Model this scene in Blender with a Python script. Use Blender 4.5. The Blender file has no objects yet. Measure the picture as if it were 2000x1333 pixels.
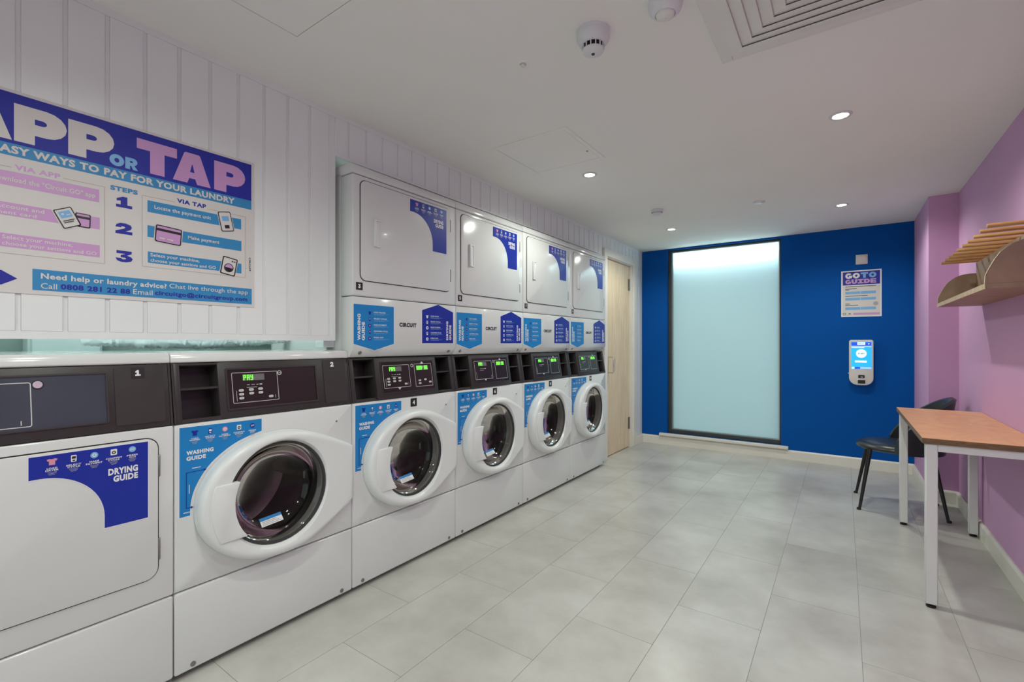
import bpy, bmesh, math, random
from mathutils import Matrix, Vector
random.seed(7)
PI = math.pi
S = bpy.context.scene
COL = S.collection

# ---------------------------------------------------------------- camera, world, exposure
TH = 0.6137
CAMZ = 1.122
cam_d = bpy.data.cameras.new('camera')
cam_d.sensor_width = 36.0
cam_d.lens = 918.16 / 2000 * 36.0
cam_d.shift_y = 5.4 / 2000
cam_d.clip_start = 0.02
cam = bpy.data.objects.new('camera', cam_d)
cam.location = (0, 0, CAMZ)
cam.rotation_euler = (PI / 2, 0, TH)
COL.objects.link(cam)
S.camera = cam

world = bpy.data.worlds.new('sky')
S.world = world
world.use_nodes = True
bgn = world.node_tree.nodes['Background']
bgn.inputs[0].default_value = (0.80, 0.97, 1.0, 1)
bgn.inputs[1].default_value = 1.8
S.view_settings.view_transform = 'Standard'
S.view_settings.look = 'None'
S.view_settings.gamma = 1.0
S.view_settings.use_curve_mapping = False
S.view_settings.exposure = 0.2

SPOT_W = 29.0          # downlight power
LAMP_COL = (0.94, 1.0, 0.90)

# ---------------------------------------------------------------- room constants (metres)
XL, XR = -1.8873, 0.6585
YB, YF = 5.2755, -1.6
XP, YP = 0.4992, 4.4642
H = 2.1755
D = 1.7956            # machine front plane at X = -D
Y0, W = 0.6227, 0.686
XV = -2.95            # back of the service void

# ---------------------------------------------------------------- materials
def lin(c):
    return tuple(((v / 255) / 12.92 if v / 255 <= .04045 else ((v / 255 + .055) / 1.055) ** 2.4) for v in c)
MATS = {}
def mat(name, col, rough=.5, metal=0., spec=.5, var=.03, scale=6., bump=0., bscale=80., coat=0., emis=None, estr=0., trans=0.):
    m = bpy.data.materials.new(name); m.use_nodes = True
    nt = m.node_tree; b = nt.nodes['Principled BSDF']
    b.inputs['Roughness'].default_value = rough
    b.inputs['Metallic'].default_value = metal
    b.inputs['Specular IOR Level'].default_value = spec
    b.inputs['Coat Weight'].default_value = coat
    b.inputs['Transmission Weight'].default_value = trans
    geo = nt.nodes.new('ShaderNodeNewGeometry')
    if var > 0:
        nz = nt.nodes.new('ShaderNodeTexNoise'); nz.inputs['Scale'].default_value = scale; nz.inputs['Detail'].default_value = 4
        nt.links.new(geo.outputs['Position'], nz.inputs['Vector'])
        rp = nt.nodes.new('ShaderNodeValToRGB')
        rp.color_ramp.elements[0].position = .3; rp.color_ramp.elements[1].position = .7
        rp.color_ramp.elements[0].color = tuple(c * (1 - var) for c in col) + (1,)
        rp.color_ramp.elements[1].color = tuple(min(1, c * (1 + var)) for c in col) + (1,)
        nt.links.new(nz.outputs['Fac'], rp.inputs['Fac'])
        nt.links.new(rp.outputs['Color'], b.inputs['Base Color'])
    else:
        b.inputs['Base Color'].default_value = tuple(col) + (1,)
    if bump > 0:
        n2 = nt.nodes.new('ShaderNodeTexNoise'); n2.inputs['Scale'].default_value = bscale; n2.inputs['Detail'].default_value = 3
        nt.links.new(geo.outputs['Position'], n2.inputs['Vector'])
        bp = nt.nodes.new('ShaderNodeBump'); bp.inputs['Strength'].default_value = bump; bp.inputs['Distance'].default_value = .002
        nt.links.new(n2.outputs['Fac'], bp.inputs['Height']); nt.links.new(bp.outputs['Normal'], b.inputs['Normal'])
    if emis:
        b.inputs['Emission Color'].default_value = tuple(emis) + (1,)
        b.inputs['Emission Strength'].default_value = estr
    MATS[name] = m
    return m
def wood(name, c1, c2, scale, rough=.45, stretch=(1, 1, 1), dist=2.):
    m = mat(name, c1, rough, var=0)
    nt = m.node_tree; b = nt.nodes['Principled BSDF']
    geo = nt.nodes.new('ShaderNodeNewGeometry'); mp = nt.nodes.new('ShaderNodeMapping'); mp.inputs['Scale'].default_value = stretch
    nz = nt.nodes.new('ShaderNodeTexNoise'); nz.inputs['Scale'].default_value = scale; nz.inputs['Detail'].default_value = 6; nz.inputs['Distortion'].default_value = dist
    rp = nt.nodes.new('ShaderNodeValToRGB'); rp.color_ramp.elements[0].position = .3; rp.color_ramp.elements[1].position = .72
    rp.color_ramp.elements[0].color = tuple(c1) + (1,); rp.color_ramp.elements[1].color = tuple(c2) + (1,)
    nt.links.new(geo.outputs['Position'], mp.inputs['Vector']); nt.links.new(mp.outputs['Vector'], nz.inputs['Vector'])
    nt.links.new(nz.outputs['Fac'], rp.inputs['Fac']); nt.links.new(rp.outputs['Color'], b.inputs['Base Color'])
    return m

mat('ceiling_paint', (.86, .85, .81), .9, spec=.2, var=.015, scale=2)
mat('white_paint', (.74, .72, .70), .45, var=.015, scale=2)
mat('board_white', (.82, .845, .845), .33, var=.015, scale=3)
mat('skirting_white', (.80, .765, .69), .35, var=.02)
mat('blue_paint', (.0003, .085, .37), .7, spec=.12, var=.03, scale=2)
mat('purple_paint', (.62, .355, .58), .7, spec=.3, var=.03, scale=2, bump=.05)
mat('enamel', (.725, .74, .73), .16, var=.012, scale=3, coat=.25)
mat('door_plastic', (.78, .80, .79), .3, var=.01)
mat('console', (.032, .026, .026), .42, var=.08, scale=20, bump=.06, bscale=600)
mat('console_dark', (.012, .009, .009), .35, var=.05)
mat('panel_film', (.018, .010, .011), .25, var=.05)
mat('screen_film', (.045, .055, .075), .22, var=.12, scale=5)
mat('scuff', (.36, .33, .29), .5, var=.1)
mat('seam', (.012, .011, .010), .7, var=0)
mat('gasket', (.035, .035, .037), .45, var=.1)
mat('drum', (.48, .465, .45), .26, metal=.9, var=.1, scale=12)
mat('chrome', (.7, .69, .68), .2, metal=1., var=.03)
mat('hinge_steel', (.28, .27, .26), .4, metal=.9, var=.05)
mat('foil', (.86, .92, .94), .38, metal=.85, var=.05, bump=.9, bscale=30)
mat('sticker_blue', (.003, .215, .56), .38, var=.03)
mat('sticker_navy', (.002, .022, .33), .36, var=.03)
mat('poster_navy', (.010, .016, .33), .55, var=.04)
mat('poster_sky', (.03, .25, .53), .5, var=.03)
mat('poster_lilac', (.60, .33, .62), .35, var=.03)
mat('poster_pale', (.20, .46, .78), .35, var=.03)
mat('paper', (.69, .67, .65), .5, var=.01)
mat('print_white', (.82, .82, .82), .45, var=0)
mat('print_grey', (.42, .42, .42), .5, var=0)
mat('print_black', (.012, .010, .012), .4, var=0)
mat('print_pink', (.75, .30, .42), .5, var=0)
mat('lock_ring', (.62, .50, .62), .35, var=.05)
mat('line_tan', (.45, .36, .28), .5, var=0)
mat('button_grey', (.62, .62, .60), .4, var=.02)
mat('led_green', (.05, .3, .02), .4, var=0, emis=(.16, 1., .04), estr=1.6)
mat('led_off', (.16, .16, .16), .3, var=.25, scale=300)
mat('window_frame', (.035, .043, .045), .4, var=.05)
mat('bead', (.30, .33, .34), .35, metal=.6, var=.05)
mat('steel_white', (.72, .71, .70), .35, var=.02)
mat('rubber', (.012, .012, .012), .6, var=.05)
mat('leather', (.020, .026, .027), .30, var=.1, scale=30, bump=.15, bscale=350)
mat('leg_black', (.010, .009, .009), .35, var=.05)
mat('device_white', (.72, .72, .74), .4, var=.01)
mat('kiosk_white', (.72, .68, .63), .35, var=.01)
mat('vent_white', (.76, .74, .70), .5, var=.02)
mat('vent_shade', (.35, .33, .31), .8, var=0)
mat('dark_slot', (.004, .004, .004), .8, var=0)
mat('screen_cyan', (.0, .1, .2), .2, var=0, emis=(.01, .42, .95), estr=1.0)
mat('screen_blue', (.0, .02, .2), .2, var=0, emis=(.012, .07, .75), estr=.85)
mat('screen_white', (.2, .25, .3), .2, var=0, emis=(.72, .93, 1.), estr=1.0)
mat('screen_pale', (.2, .25, .3), .2, var=0, emis=(.30, .52, .95), estr=.9)
mat('lamp_glow', (1, 1, 1), .4, var=0, emis=(1., .90, .74), estr=14.)
mat('added_strip_glow', (1, 1, 1), .4, var=0, emis=(.9, .98, 1.), estr=14.)
mat('added_tube_glow', (1, 1, 1), .4, var=0, emis=(.80, 1., .96), estr=45.)
mat('service_wall', (.24, .31, .29), .8, var=.1)
mat('service_box', (.66, .76, .76), .5, var=.03)
mat('green_sign', (.10, .34, .28), .5, var=.1)
mat('exterior', (.30, .30, .29), .9, var=.1)
wood('door_oak', lin((214, 190, 156)), lin((238, 218, 188)), 7., .5, (1, 9, .55), .6)
wood('table_wood', lin((214, 152, 104)), lin((236, 178, 128)), 6., .35, (1.2, .7, 1), 2.5)
wood('table_edge', lin((104, 76, 48)), lin((128, 98, 66)), 18., .5, (1, 1, 3), 1.)
wood('shelf_oak', lin((138, 112, 92)), lin((168, 138, 114)), 10., .5, (1, 6, .6), .8)
wood('shelf_edge', lin((186, 160, 128)), lin((210, 186, 152)), 20., .5, (1, 2, 3), .8)
wood('peg_wood', lin((172, 120, 70)), lin((206, 152, 96)), 20., .45, (.5, 4, 4), .8)

# vinyl floor tile
m = mat('floor_tile', (.5, .5, .47), .30, spec=.6, var=0)
nt = m.node_tree; b = nt.nodes['Principled BSDF']
geo = nt.nodes.new('ShaderNodeNewGeometry'); oi = nt.nodes.new('ShaderNodeObjectInfo')
ad = nt.nodes.new('ShaderNodeVectorMath'); ad.operation = 'ADD'
sc = nt.nodes.new('ShaderNodeVectorMath'); sc.operation = 'SCALE'; sc.inputs[3].default_value = 0.12
cb = nt.nodes.new('ShaderNodeCombineXYZ')
nt.links.new(oi.outputs['Random'], cb.inputs[0]); nt.links.new(oi.outputs['Random'], cb.inputs[1])
nt.links.new(cb.outputs[0], sc.inputs[0]); nt.links.new(geo.outputs['Position'], ad.inputs[0]); nt.links.new(sc.outputs[0], ad.inputs[1])
n1 = nt.nodes.new('ShaderNodeTexNoise'); n1.inputs['Scale'].default_value = 1.9; n1.inputs['Detail'].default_value = 8; n1.inputs['Roughness'].default_value = .62
nt.links.new(ad.outputs[0], n1.inputs['Vector'])
rp = nt.nodes.new('ShaderNodeValToRGB'); rp.color_ramp.elements[0].position = .32; rp.color_ramp.elements[1].position = .70
rp.color_ramp.elements[0].color = (.42, .40, .36, 1); rp.color_ramp.elements[1].color = (.635, .63, .595, 1)
nt.links.new(n1.outputs['Fac'], rp.inputs['Fac'])
mm = nt.nodes.new('ShaderNodeMapRange'); mm.inputs[3].default_value = .985; mm.inputs[4].default_value = 1.015
nt.links.new(oi.outputs['Random'], mm.inputs[0])
mx = nt.nodes.new('ShaderNodeVectorMath'); mx.operation = 'SCALE'
nt.links.new(rp.outputs['Color'], mx.inputs[0]); nt.links.new(mm.outputs[0], mx.inputs[3])
nt.links.new(mx.outputs[0], b.inputs['Base Color'])
mat('floor_joint', (.30, .29, .27), .8, var=.05)

# frosted window glass: light passes diffusely
m = bpy.data.materials.new('frosted_glass'); m.use_nodes = True; MATS['frosted_glass'] = m
nt = m.node_tree; nt.nodes.clear()
out = nt.nodes.new('ShaderNodeOutputMaterial'); tr = nt.nodes.new('ShaderNodeBsdfTranslucent'); df = nt.nodes.new('ShaderNodeBsdfDiffuse')
gl = nt.nodes.new('ShaderNodeBsdfGlossy'); mx1 = nt.nodes.new('ShaderNodeMixShader'); mx2 = nt.nodes.new('ShaderNodeMixShader')
nzg = nt.nodes.new('ShaderNodeTexNoise'); nzg.inputs['Scale'].default_value = 1.5
rg = nt.nodes.new('ShaderNodeValToRGB'); rg.color_ramp.elements[0].color = (.60, .71, .72, 1); rg.color_ramp.elements[1].color = (.62, .73, .74, 1)
nt.links.new(nzg.outputs['Fac'], rg.inputs['Fac']); nt.links.new(rg.outputs['Color'], tr.inputs['Color'])
df.inputs['Color'].default_value = (.6, .66, .68, 1)
gl.inputs['Roughness'].default_value = .28
mx1.inputs[0].default_value = .25; mx2.inputs[0].default_value = .04
nt.links.new(tr.outputs[0], mx1.inputs[1]); nt.links.new(df.outputs[0], mx1.inputs[2])
nt.links.new(mx1.outputs[0], mx2.inputs[1]); nt.links.new(gl.outputs[0], mx2.inputs[2]); nt.links.new(mx2.outputs[0], out.inputs['Surface'])

m = bpy.data.materials.new('clear_glass'); m.use_nodes = True; MATS['clear_glass'] = m
nt = m.node_tree; nt.nodes.clear()
out = nt.nodes.new('ShaderNodeOutputMaterial'); tp = nt.nodes.new('ShaderNodeBsdfTransparent'); gl = nt.nodes.new('ShaderNodeBsdfGlossy'); fr = nt.nodes.new('ShaderNodeFresnel')
tp.inputs['Color'].default_value = (.93, .96, .95, 1); gl.inputs['Roughness'].default_value = .01; mxs = nt.nodes.new('ShaderNodeMixShader')
nt.links.new(fr.outputs[0], mxs.inputs[0]); nt.links.new(tp.outputs[0], mxs.inputs[1]); nt.links.new(gl.outputs[0], mxs.inputs[2]); nt.links.new(mxs.outputs[0], out.inputs['Surface'])

# washer door glass: dark see-through bowl
m = bpy.data.materials.new('door_glass'); m.use_nodes = True; MATS['door_glass'] = m
nt = m.node_tree; nt.nodes.clear()
out = nt.nodes.new('ShaderNodeOutputMaterial'); tp = nt.nodes.new('ShaderNodeBsdfTransparent'); gl = nt.nodes.new('ShaderNodeBsdfGlossy')
fr = nt.nodes.new('ShaderNodeFresnel'); fr.inputs['IOR'].default_value = 1.42
nzg = nt.nodes.new('ShaderNodeTexNoise'); nzg.inputs['Scale'].default_value = 9.
rg = nt.nodes.new('ShaderNodeValToRGB'); rg.color_ramp.elements[0].color = (.40, .385, .37, 1); rg.color_ramp.elements[1].color = (.52, .50, .48, 1)
nt.links.new(nzg.outputs['Fac'], rg.inputs['Fac']); nt.links.new(rg.outputs['Color'], tp.inputs['Color'])
gl.inputs['Roughness'].default_value = .06; gl.inputs['Color'].default_value = (.62, .60, .58, 1)
mxs = nt.nodes.new('ShaderNodeMixShader'); nt.links.new(fr.outputs[0], mxs.inputs[0]); nt.links.new(tp.outputs[0], mxs.inputs[1]); nt.links.new(gl.outputs[0], mxs.inputs[2])
nt.links.new(mxs.outputs[0], out.inputs['Surface'])

# ---------------------------------------------------------------- geometry helpers
I4 = Matrix.Identity(4)
def plane_x(x):     # (u, v, w) -> (x + w, u, v): print facing +X
    return Matrix(((0, 0, 1, x), (1, 0, 0, 0), (0, 1, 0, 0), (0, 0, 0, 1)))
def plane_y(y):     # (u, v, w) -> (u, y - w, v): print facing -Y
    return Matrix(((1, 0, 0, 0), (0, 0, -1, y), (0, 1, 0, 0), (0, 0, 0, 1)))

class MB:
    def __init__(s):
        s.bm = bmesh.new(); s.M = I4.copy(); s.mi = 0
    def _add(s, tmp, sm=False):
        for f in tmp.faces:
            f.material_index = s.mi; f.smooth = sm
        me = bpy.data.meshes.new('tmp'); tmp.to_mesh(me); tmp.free()
        me.transform(s.M)
        if s.M.determinant() < 0: me.flip_normals()
        s.bm.from_mesh(me); bpy.data.meshes.remove(me)
        return s
    def box(s, x0, x1, y0, y1, z0, z1, r=0., seg=2):
        t = bmesh.new(); bmesh.ops.create_cube(t, size=1)
        for v in t.verts:
            v.co = Vector((x0 + (v.co.x + .5) * (x1 - x0), y0 + (v.co.y + .5) * (y1 - y0), z0 + (v.co.z + .5) * (z1 - z0)))
        if r > 0:
            bmesh.ops.bevel(t, geom=t.edges[:], offset=r, segments=seg, profile=.5, affect='EDGES', clamp_overlap=True)
        return s._add(t, r > 0)
    def prism(s, pts, a0, a1, axis='x', r=0., seg=2, caps=True):
        """extrude polygon; axis x: pts=(y,z); y: pts=(x,z); z: pts=(x,y)"""
        t = bmesh.new()
        f3 = {'x': lambda p, a: (a, p[0], p[1]), 'y': lambda p, a: (p[0], a, p[1]), 'z': lambda p, a: (p[0], p[1], a)}[axis]
        lo = [t.verts.new(f3(p, a0)) for p in pts]; hi = [t.verts.new(f3(p, a1)) for p in pts]
        n = len(pts)
        for i in range(n): t.faces.new((lo[i], lo[(i + 1) % n], hi[(i + 1) % n], hi[i]))
        if caps: t.faces.new(lo[::-1]); t.faces.new(hi)
        bmesh.ops.recalc_face_normals(t, faces=t.faces[:])
        if r > 0:
            es = [e for e in t.edges if len(e.link_faces) == 2 and e.calc_face_angle(0) > .7]
            bmesh.ops.bevel(t, geom=es, offset=r, segments=seg, profile=.5, affect='EDGES', clamp_overlap=True)
        return s._add(t, r > 0)
    def lathe(s, prof, n=40, origin=(0, 0, 0), axis='x', caps=(False, False)):
        """prof = [(radius, height along axis)]"""
        t = bmesh.new(); rings = []
        for (r, hgt) in prof:
            ring = []
            for i in range(n):
                a = 2 * PI * i / n; c, d = r * math.cos(a), r * math.sin(a)
                p = {'x': (hgt, c, d), 'y': (c, hgt, d), 'z': (c, d, hgt)}[axis]
                ring.append(t.verts.new(Vector(p) + Vector(origin)))
            rings.append(ring)
        for k in range(len(rings) - 1):
            for i in range(n):
                t.faces.new((rings[k][i], rings[k][(i + 1) % n], rings[k + 1][(i + 1) % n], rings[k + 1][i]))
        if caps[0]: t.faces.new(rings[0])
        if caps[1]: t.faces.new(rings[-1])
        bmesh.ops.recalc_face_normals(t, faces=t.faces[:])
        return s._add(t, True)
    def tube(s, pts, rad, n=10, caps=True):
        t = bmesh.new(); rings = []
        P = [Vector(p) for p in pts]; R = rad if isinstance(rad, (list, tuple)) else [rad] * len(P)
        for k, p in enumerate(P):
            d = (P[min(k + 1, len(P) - 1)] - P[max(k - 1, 0)]).normalized()
            u = d.orthogonal().normalized() if k == 0 else (u - d * u.dot(d)).normalized()
            v = d.cross(u)
            rings.append([t.verts.new(p + (u * math.cos(2 * PI * i / n) + v * math.sin(2 * PI * i / n)) * R[k]) for i in range(n)])
        for k in range(len(rings) - 1):
            for i in range(n): t.faces.new((rings[k][i], rings[k][(i + 1) % n], rings[k + 1][(i + 1) % n], rings[k + 1][i]))
        if caps: t.faces.new(rings[0][::-1]); t.faces.new(rings[-1])
        bmesh.ops.recalc_face_normals(t, faces=t.faces[:])
        return s._add(t, True)
    def _curve(s, c, T):
        o = bpy.data.objects.new('tmp', c); me = bpy.data.meshes.new_from_object(o)
        bpy.data.objects.remove(o)
        me.transform(T)
        t = bmesh.new(); t.from_mesh(me); bpy.data.meshes.remove(me); bpy.data.curves.remove(c)
        return s._add(t)
    def shape(s, loops, w0=0., th=.0004):
        """filled flat figure with even-odd holes in the current print plane, w0..w0+th"""
        c = bpy.data.curves.new('tmp', 'CURVE'); c.dimensions = '2D'; c.fill_mode = 'BOTH'; c.extrude = th / 2
        for L in loops:
            sp = c.splines.new('POLY'); sp.points.add(len(L) - 1); sp.use_cyclic_u = True
            for p, q in zip(sp.points, L): p.co = (q[0], q[1], 0, 1)
        return s._curve(c, Matrix.Translation((0, 0, w0 + th / 2)))
    def rect(s, u0, u1, v0, v1, w0=0., th=.0004, r=0.):
        return s.shape([rrect(u0, u1, v0, v1, r)], w0, th)
    def frame(s, u0, u1, v0, v1, lw, w0=0., th=.0004, r=0.):
        return s.shape([rrect(u0, u1, v0, v1, r), rrect(u0 + lw, u1 - lw, v0 + lw, v1 - lw, max(0, r - lw))], w0, th)
    def text(s, body, u0, u1, v0, v1, w0=0., th=.0003, weight=.0, rot=0):
        """lettering fitted to a box in the print plane (rot = 90 reads upwards)"""
        c = bpy.data.curves.new('tmp', 'FONT'); c.body = body; c.resolution_u = 3; c.offset = weight
        c.space_character = 1 + weight * 2.2
        c.align_x = 'LEFT'
        o = bpy.data.objects.new('tmp', c); me = bpy.data.meshes.new_from_object(o)
        bpy.data.objects.remove(o); bpy.data.curves.remove(c)
        if rot == 90: me.transform(Matrix.Rotation(PI / 2, 4, 'Z'))
        if rot == -90: me.transform(Matrix.Rotation(-PI / 2, 4, 'Z'))
        xs = [v.co.x for v in me.vertices]; ys = [v.co.y for v in me.vertices]
        ax, bx, ay, by = min(xs), max(xs), min(ys), max(ys)
        for v in me.vertices:
            v.co = (u0 + (v.co.x - ax) / (bx - ax) * (u1 - u0), v0 + (v.co.y - ay) / (by - ay) * (v1 - v0), w0 + th)
        t = bmesh.new(); t.from_mesh(me); bpy.data.meshes.remove(me)
        return s._add(t)
    def build(s, name, mats, parent=None, loc=(0, 0, 0)):
        me = bpy.data.meshes.new(name); s.bm.to_mesh(me); s.bm.free()
        for q in (mats if isinstance(mats, (list, tuple)) else [mats]): me.materials.append(MATS[q])
        if any(p.use_smooth for p in me.polygons):
            me.set_sharp_from_angle(angle=math.radians(42))
        o = bpy.data.objects.new(name, me); COL.objects.link(o); o.location = loc
        if parent: o.parent = parent
        return o

def rrect(u0, u1, v0, v1, r=0., n=5):
    if r <= 0: return [(u0, v0), (u1, v0), (u1, v1), (u0, v1)]
    out = []
    for cx, cy, a in ((u1 - r, v0 + r, -90), (u1 - r, v1 - r, 0), (u0 + r, v1 - r, 90), (u0 + r, v0 + r, 180)):
        for k in range(n + 1):
            t = math.radians(a + 90 * k / n); out.append((cx + r * math.cos(t), cy + r * math.sin(t)))
    return out
def circle(cx, cy, rx, ry=None, n=28):
    ry = rx if ry is None else ry
    return [(cx + rx * math.cos(2 * PI * i / n), cy + ry * math.sin(2 * PI * i / n)) for i in range(n)]
def thing(name, label, cat, loc=(0, 0, 0), group=None, rz=0.):
    o = bpy.data.objects.new(name, None); COL.objects.link(o); o.location = loc; o.rotation_euler = (0, 0, rz)
    o.empty_display_size = .1
    return tag(o, label, cat, group)
def tag(o, label, cat, group=None):
    o['label'] = label; o['category'] = cat
    if group: o['group'] = group
    return o
def struct(o, label=None):
    o['kind'] = 'structure'
    if label: o['label'] = label
    return o
def share(src, parent, loc=(0, 0, 0)):
    o = src.copy(); COL.objects.link(o); o.parent = parent; o.location = loc
    return o

# chunky display capitals, each in a unit box
def arc(cx, cy, rx, ry, a0, a1, n=8):
    return [(cx + rx * math.cos(math.radians(a0 + (a1 - a0) * k / n)), cy + ry * math.sin(math.radians(a0 + (a1 - a0) * k / n))) for k in range(n + 1)]
GLY = {
 'A': [[(0, 0), (.29, .97), (.33, 1), (.67, 1), (.71, .97), (1, 0), (.63, 0), (.58, .17), (.42, .17), (.37, 0)], [(.44, .37), (.56, .37), (.51, .63), (.49, .63)]],
 'P': [[(0, 0), (0, 1), (.60, 1)] + arc(.60, .63, .40, .37, 90, -90)[1:] + [(.38, .26), (.38, 0)], [(.38, .56), (.52, .56)] + arc(.52, .635, .09, .075, -90, 90) + [(.38, .71)]],
 'T': [[(0, .69), (0, 1), (1, 1), (1, .69), (.68, .69), (.68, 0), (.32, 0), (.32, .69)]],
 'O': [arc(.5, .5, .5, .5, 0, 345, 23), arc(.5, .5, .17, .2, 0, 330, 11)],
 'R': [[(0, 0), (0, 1), (.58, 1)] + arc(.58, .68, .38, .32, 90, -70)[1:] + [(1, 0), (.62, 0), (.46, .32), (.37, .32), (.37, 0)], [(.37, .58), (.52, .58)] + arc(.52, .66, .09, .08, -90, 90) + [(.37, .74)]],
 'G': [arc(.5, .5, .5, .5, 35, 300, 18) + [(.95, .1), (1, .25), (1, .55), (.52, .55), (.52, .38), (.66, .38), (.64, .31)] + arc(.5, .5, .18, .2, 290, 60, 10)],
 'U': [[(0, 1), (.38, 1), (.38, .42)] + arc(.5, .42, .12, .12, 180, 360, 6)[1:] + [(.62, 1), (1, 1), (1, .42)] + arc(.5, .42, .5, .42, 0, -180, 12)[1:]],
 'I': [[(0, 0), (0, .28), (.3, .28), (.3, .72), (0, .72), (0, 1), (1, 1), (1, .72), (.7, .72), (.7, .28), (1, .28), (1, 0)]],
 'D': [[(0, 0), (0, 1), (.5, 1)] + arc(.5, .5, .5, .5, 90, -90, 12)[1:], [(.36, .3), (.5, .3)] + arc(.5, .5, .14, .2, -90, 90, 6) + [(.36, .7)]],
 '1': [[(0, 0), (0, .26), (.28, .26), (.28, .62), (.04, .56), (.04, .78), (.42, 1), (.70, 1), (.70, .26), (1, .26), (1, 0)]],
 '2': [[(0, 0), (0, .24), (.52, .52), (.58, .63), (.50, .70), (.36, .70), (.33, .60), (0, .60), (.06, .84), (.28, .99), (.62, 1), (.90, .88), (.97, .66), (.88, .46), (.60, .27), (1, .27), (1, 0)]],
 '3': [[(0, .34), (.32, .34), (.38, .25), (.52, .24), (.62, .31), (.56, .40), (.30, .41), (.30, .60), (.58, .74), (.06, .74), (.06, 1), (.94, 1), (.94, .78), (.66, .60), (.90, .50), (1, .32), (.90, .10), (.62, 0), (.34, 0), (.10, .10)]],
 'E': [[(0, 0), (0, 1), (1, 1), (1, .74), (.4, .74), (.4, .62), (.95, .62), (.95, .38), (.4, .38), (.4, .26), (1, .26), (1, 0)]],
}
def glyph(mb, ch, u0, u1, v0, v1, w0):
    mb.shape([[(u0 + p[0] * (u1 - u0), v0 + p[1] * (v1 - v0)) for p in L] for L in GLY[ch]], w0)

# ================================================================= THE ROOM
fl = MB(); fl.box(XV, XR + .1, YF - .1, YB + .1, -.06, -.0012); floor = struct(fl.build('floor', 'floor_joint'))
tile_cache = {}
TW, TL, JX, JG = .318, .656, -.581, .0018
for k in range(-5, 5):
    xa, xb = JX + k * TW, JX + (k + 1) * TW
    xa, xb = max(xa, -2.0), min(xb, XR)
    if xb - xa < .01: continue
    off = 2.062 if k % 2 == 0 else 2.39
    y = off - 8 * TL
    while y < YB:
        ya, yb = max(y, YF), min(y + TL, YB)
        y += TL
        if yb - ya < .01: continue
        key = (round(xb - xa, 4), round(yb - ya, 4))
        if key not in tile_cache:
            t = MB(); t.box(JG / 2, key[0] - JG / 2, JG / 2, key[1] - JG / 2, -.004, 0); o = t.build('tile', 'floor_tile', floor); tile_cache[key] = o
            o.location = (xa, ya, 0)
        else:
            share(tile_cache[key], floor, (xa, ya, 0))

c = MB(); c.box(XV - .05, XR + .15, YF - .15, YB + .15, H, H + .12); struct(c.build('ceiling', 'ceiling_paint'))

# left wall: white grooved boards over a backing
wl = MB(); XB0, XB1 = XL - .045, XL - .0036
OPZ, OPT, OPY = 1.136, 1.976, 1.2847
for (ya, yb, za, zb) in ((YF, OPY, OPZ, H), (OPY, 4.06, OPT, H), (4.06, 4.25, 0, H), (4.25, 4.935, 1.98, H), (4.935, YB, 0, H), (YF, -.085, 0, OPZ)):
    wl.box(XB0, XB1, ya, yb, za, zb)
wall_left = struct(wl.build('wall_left', 'board_white'))
PW, GW = .0977, .0105
plank_cache = {}
def plank(ya, yb, za, zb):
    key = (round(yb - ya, 3), round(zb - za, 3))
    if key not in plank_cache:
        t = MB(); t.box(-.004, 0, 0, yb - ya, 0, zb - za, .0014, 1)
        plank_cache[key] = t.build('plank', 'board_white', wall_left, (XL, ya, za))
    else: share(plank_cache[key], wall_left, (XL, ya, za))
k = -22
while True:
    g = .475 + PW * k; k += 1
    ya, yb = g + GW / 2, g + PW - GW / 2
    if ya > YB - .02: break
    yb = min(yb, YB)
    if yb < YF + .02: continue
    ya = max(ya, YF)
    top = H - .022
    if yb <= OPY + .01: plank(ya, min(yb, OPY), OPZ + .022 if ya > -.13 else .1, top)
    elif yb < 4.12: plank(max(ya, OPY + .001) if ya < OPY else ya, yb, OPT + .012, top)
    elif ya < 4.19: plank(ya, min(yb, 4.189), OPT - .9, top)
    elif ya < 5.06: plank(ya, yb, 2.047, top)
    else: plank(ya, yb, .093, top)
t = MB(); t.box(XL - .006, XL, YF, YB, H - .022, H); t.build('rail', 'board_white', wall_left)
t = MB(); t.box(XL - .006, XL, -.13, OPY, OPZ, OPZ + .022); t.build('rail', 'board_white', wall_left)
t = MB(); t.box(XL - .006, XL + .001, OPY, 4.12, OPT, OPT + .012); t.build('rail', 'board_white', wall_left)
t = MB(); t.box(XL - .006, XL, OPY - .018, OPY, OPZ + .022, OPT + .012); t.build('rail', 'board_white', wall_left)
t = MB(); t.box(XL - .11, XL - .046, OPY - .03, Y0 + W + .0008, OPZ - .03, 1.965); t.build('jamb', 'board_white', wall_left)

# service space behind the machines
t = MB(); t.box(XV - .1, XV, YF, YB, 0, H); struct(t.build('wall_service', 'service_wall'))
t = MB(); t.box(XV, XL - .03, YB, YB + .1, 0, H); struct(t.build('wall_service_end', 'service_wall'))

# right wall with the pier
t = MB(); t.box(XR, XR + .12, YF, YB + .1, 0, H); struct(t.build('wall_right', 'purple_paint'))
t = MB(); t.box(XP, XR + .01, YP, YB + .02, 0, H); struct(t.build('wall_pier', 'purple_paint'))
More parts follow.
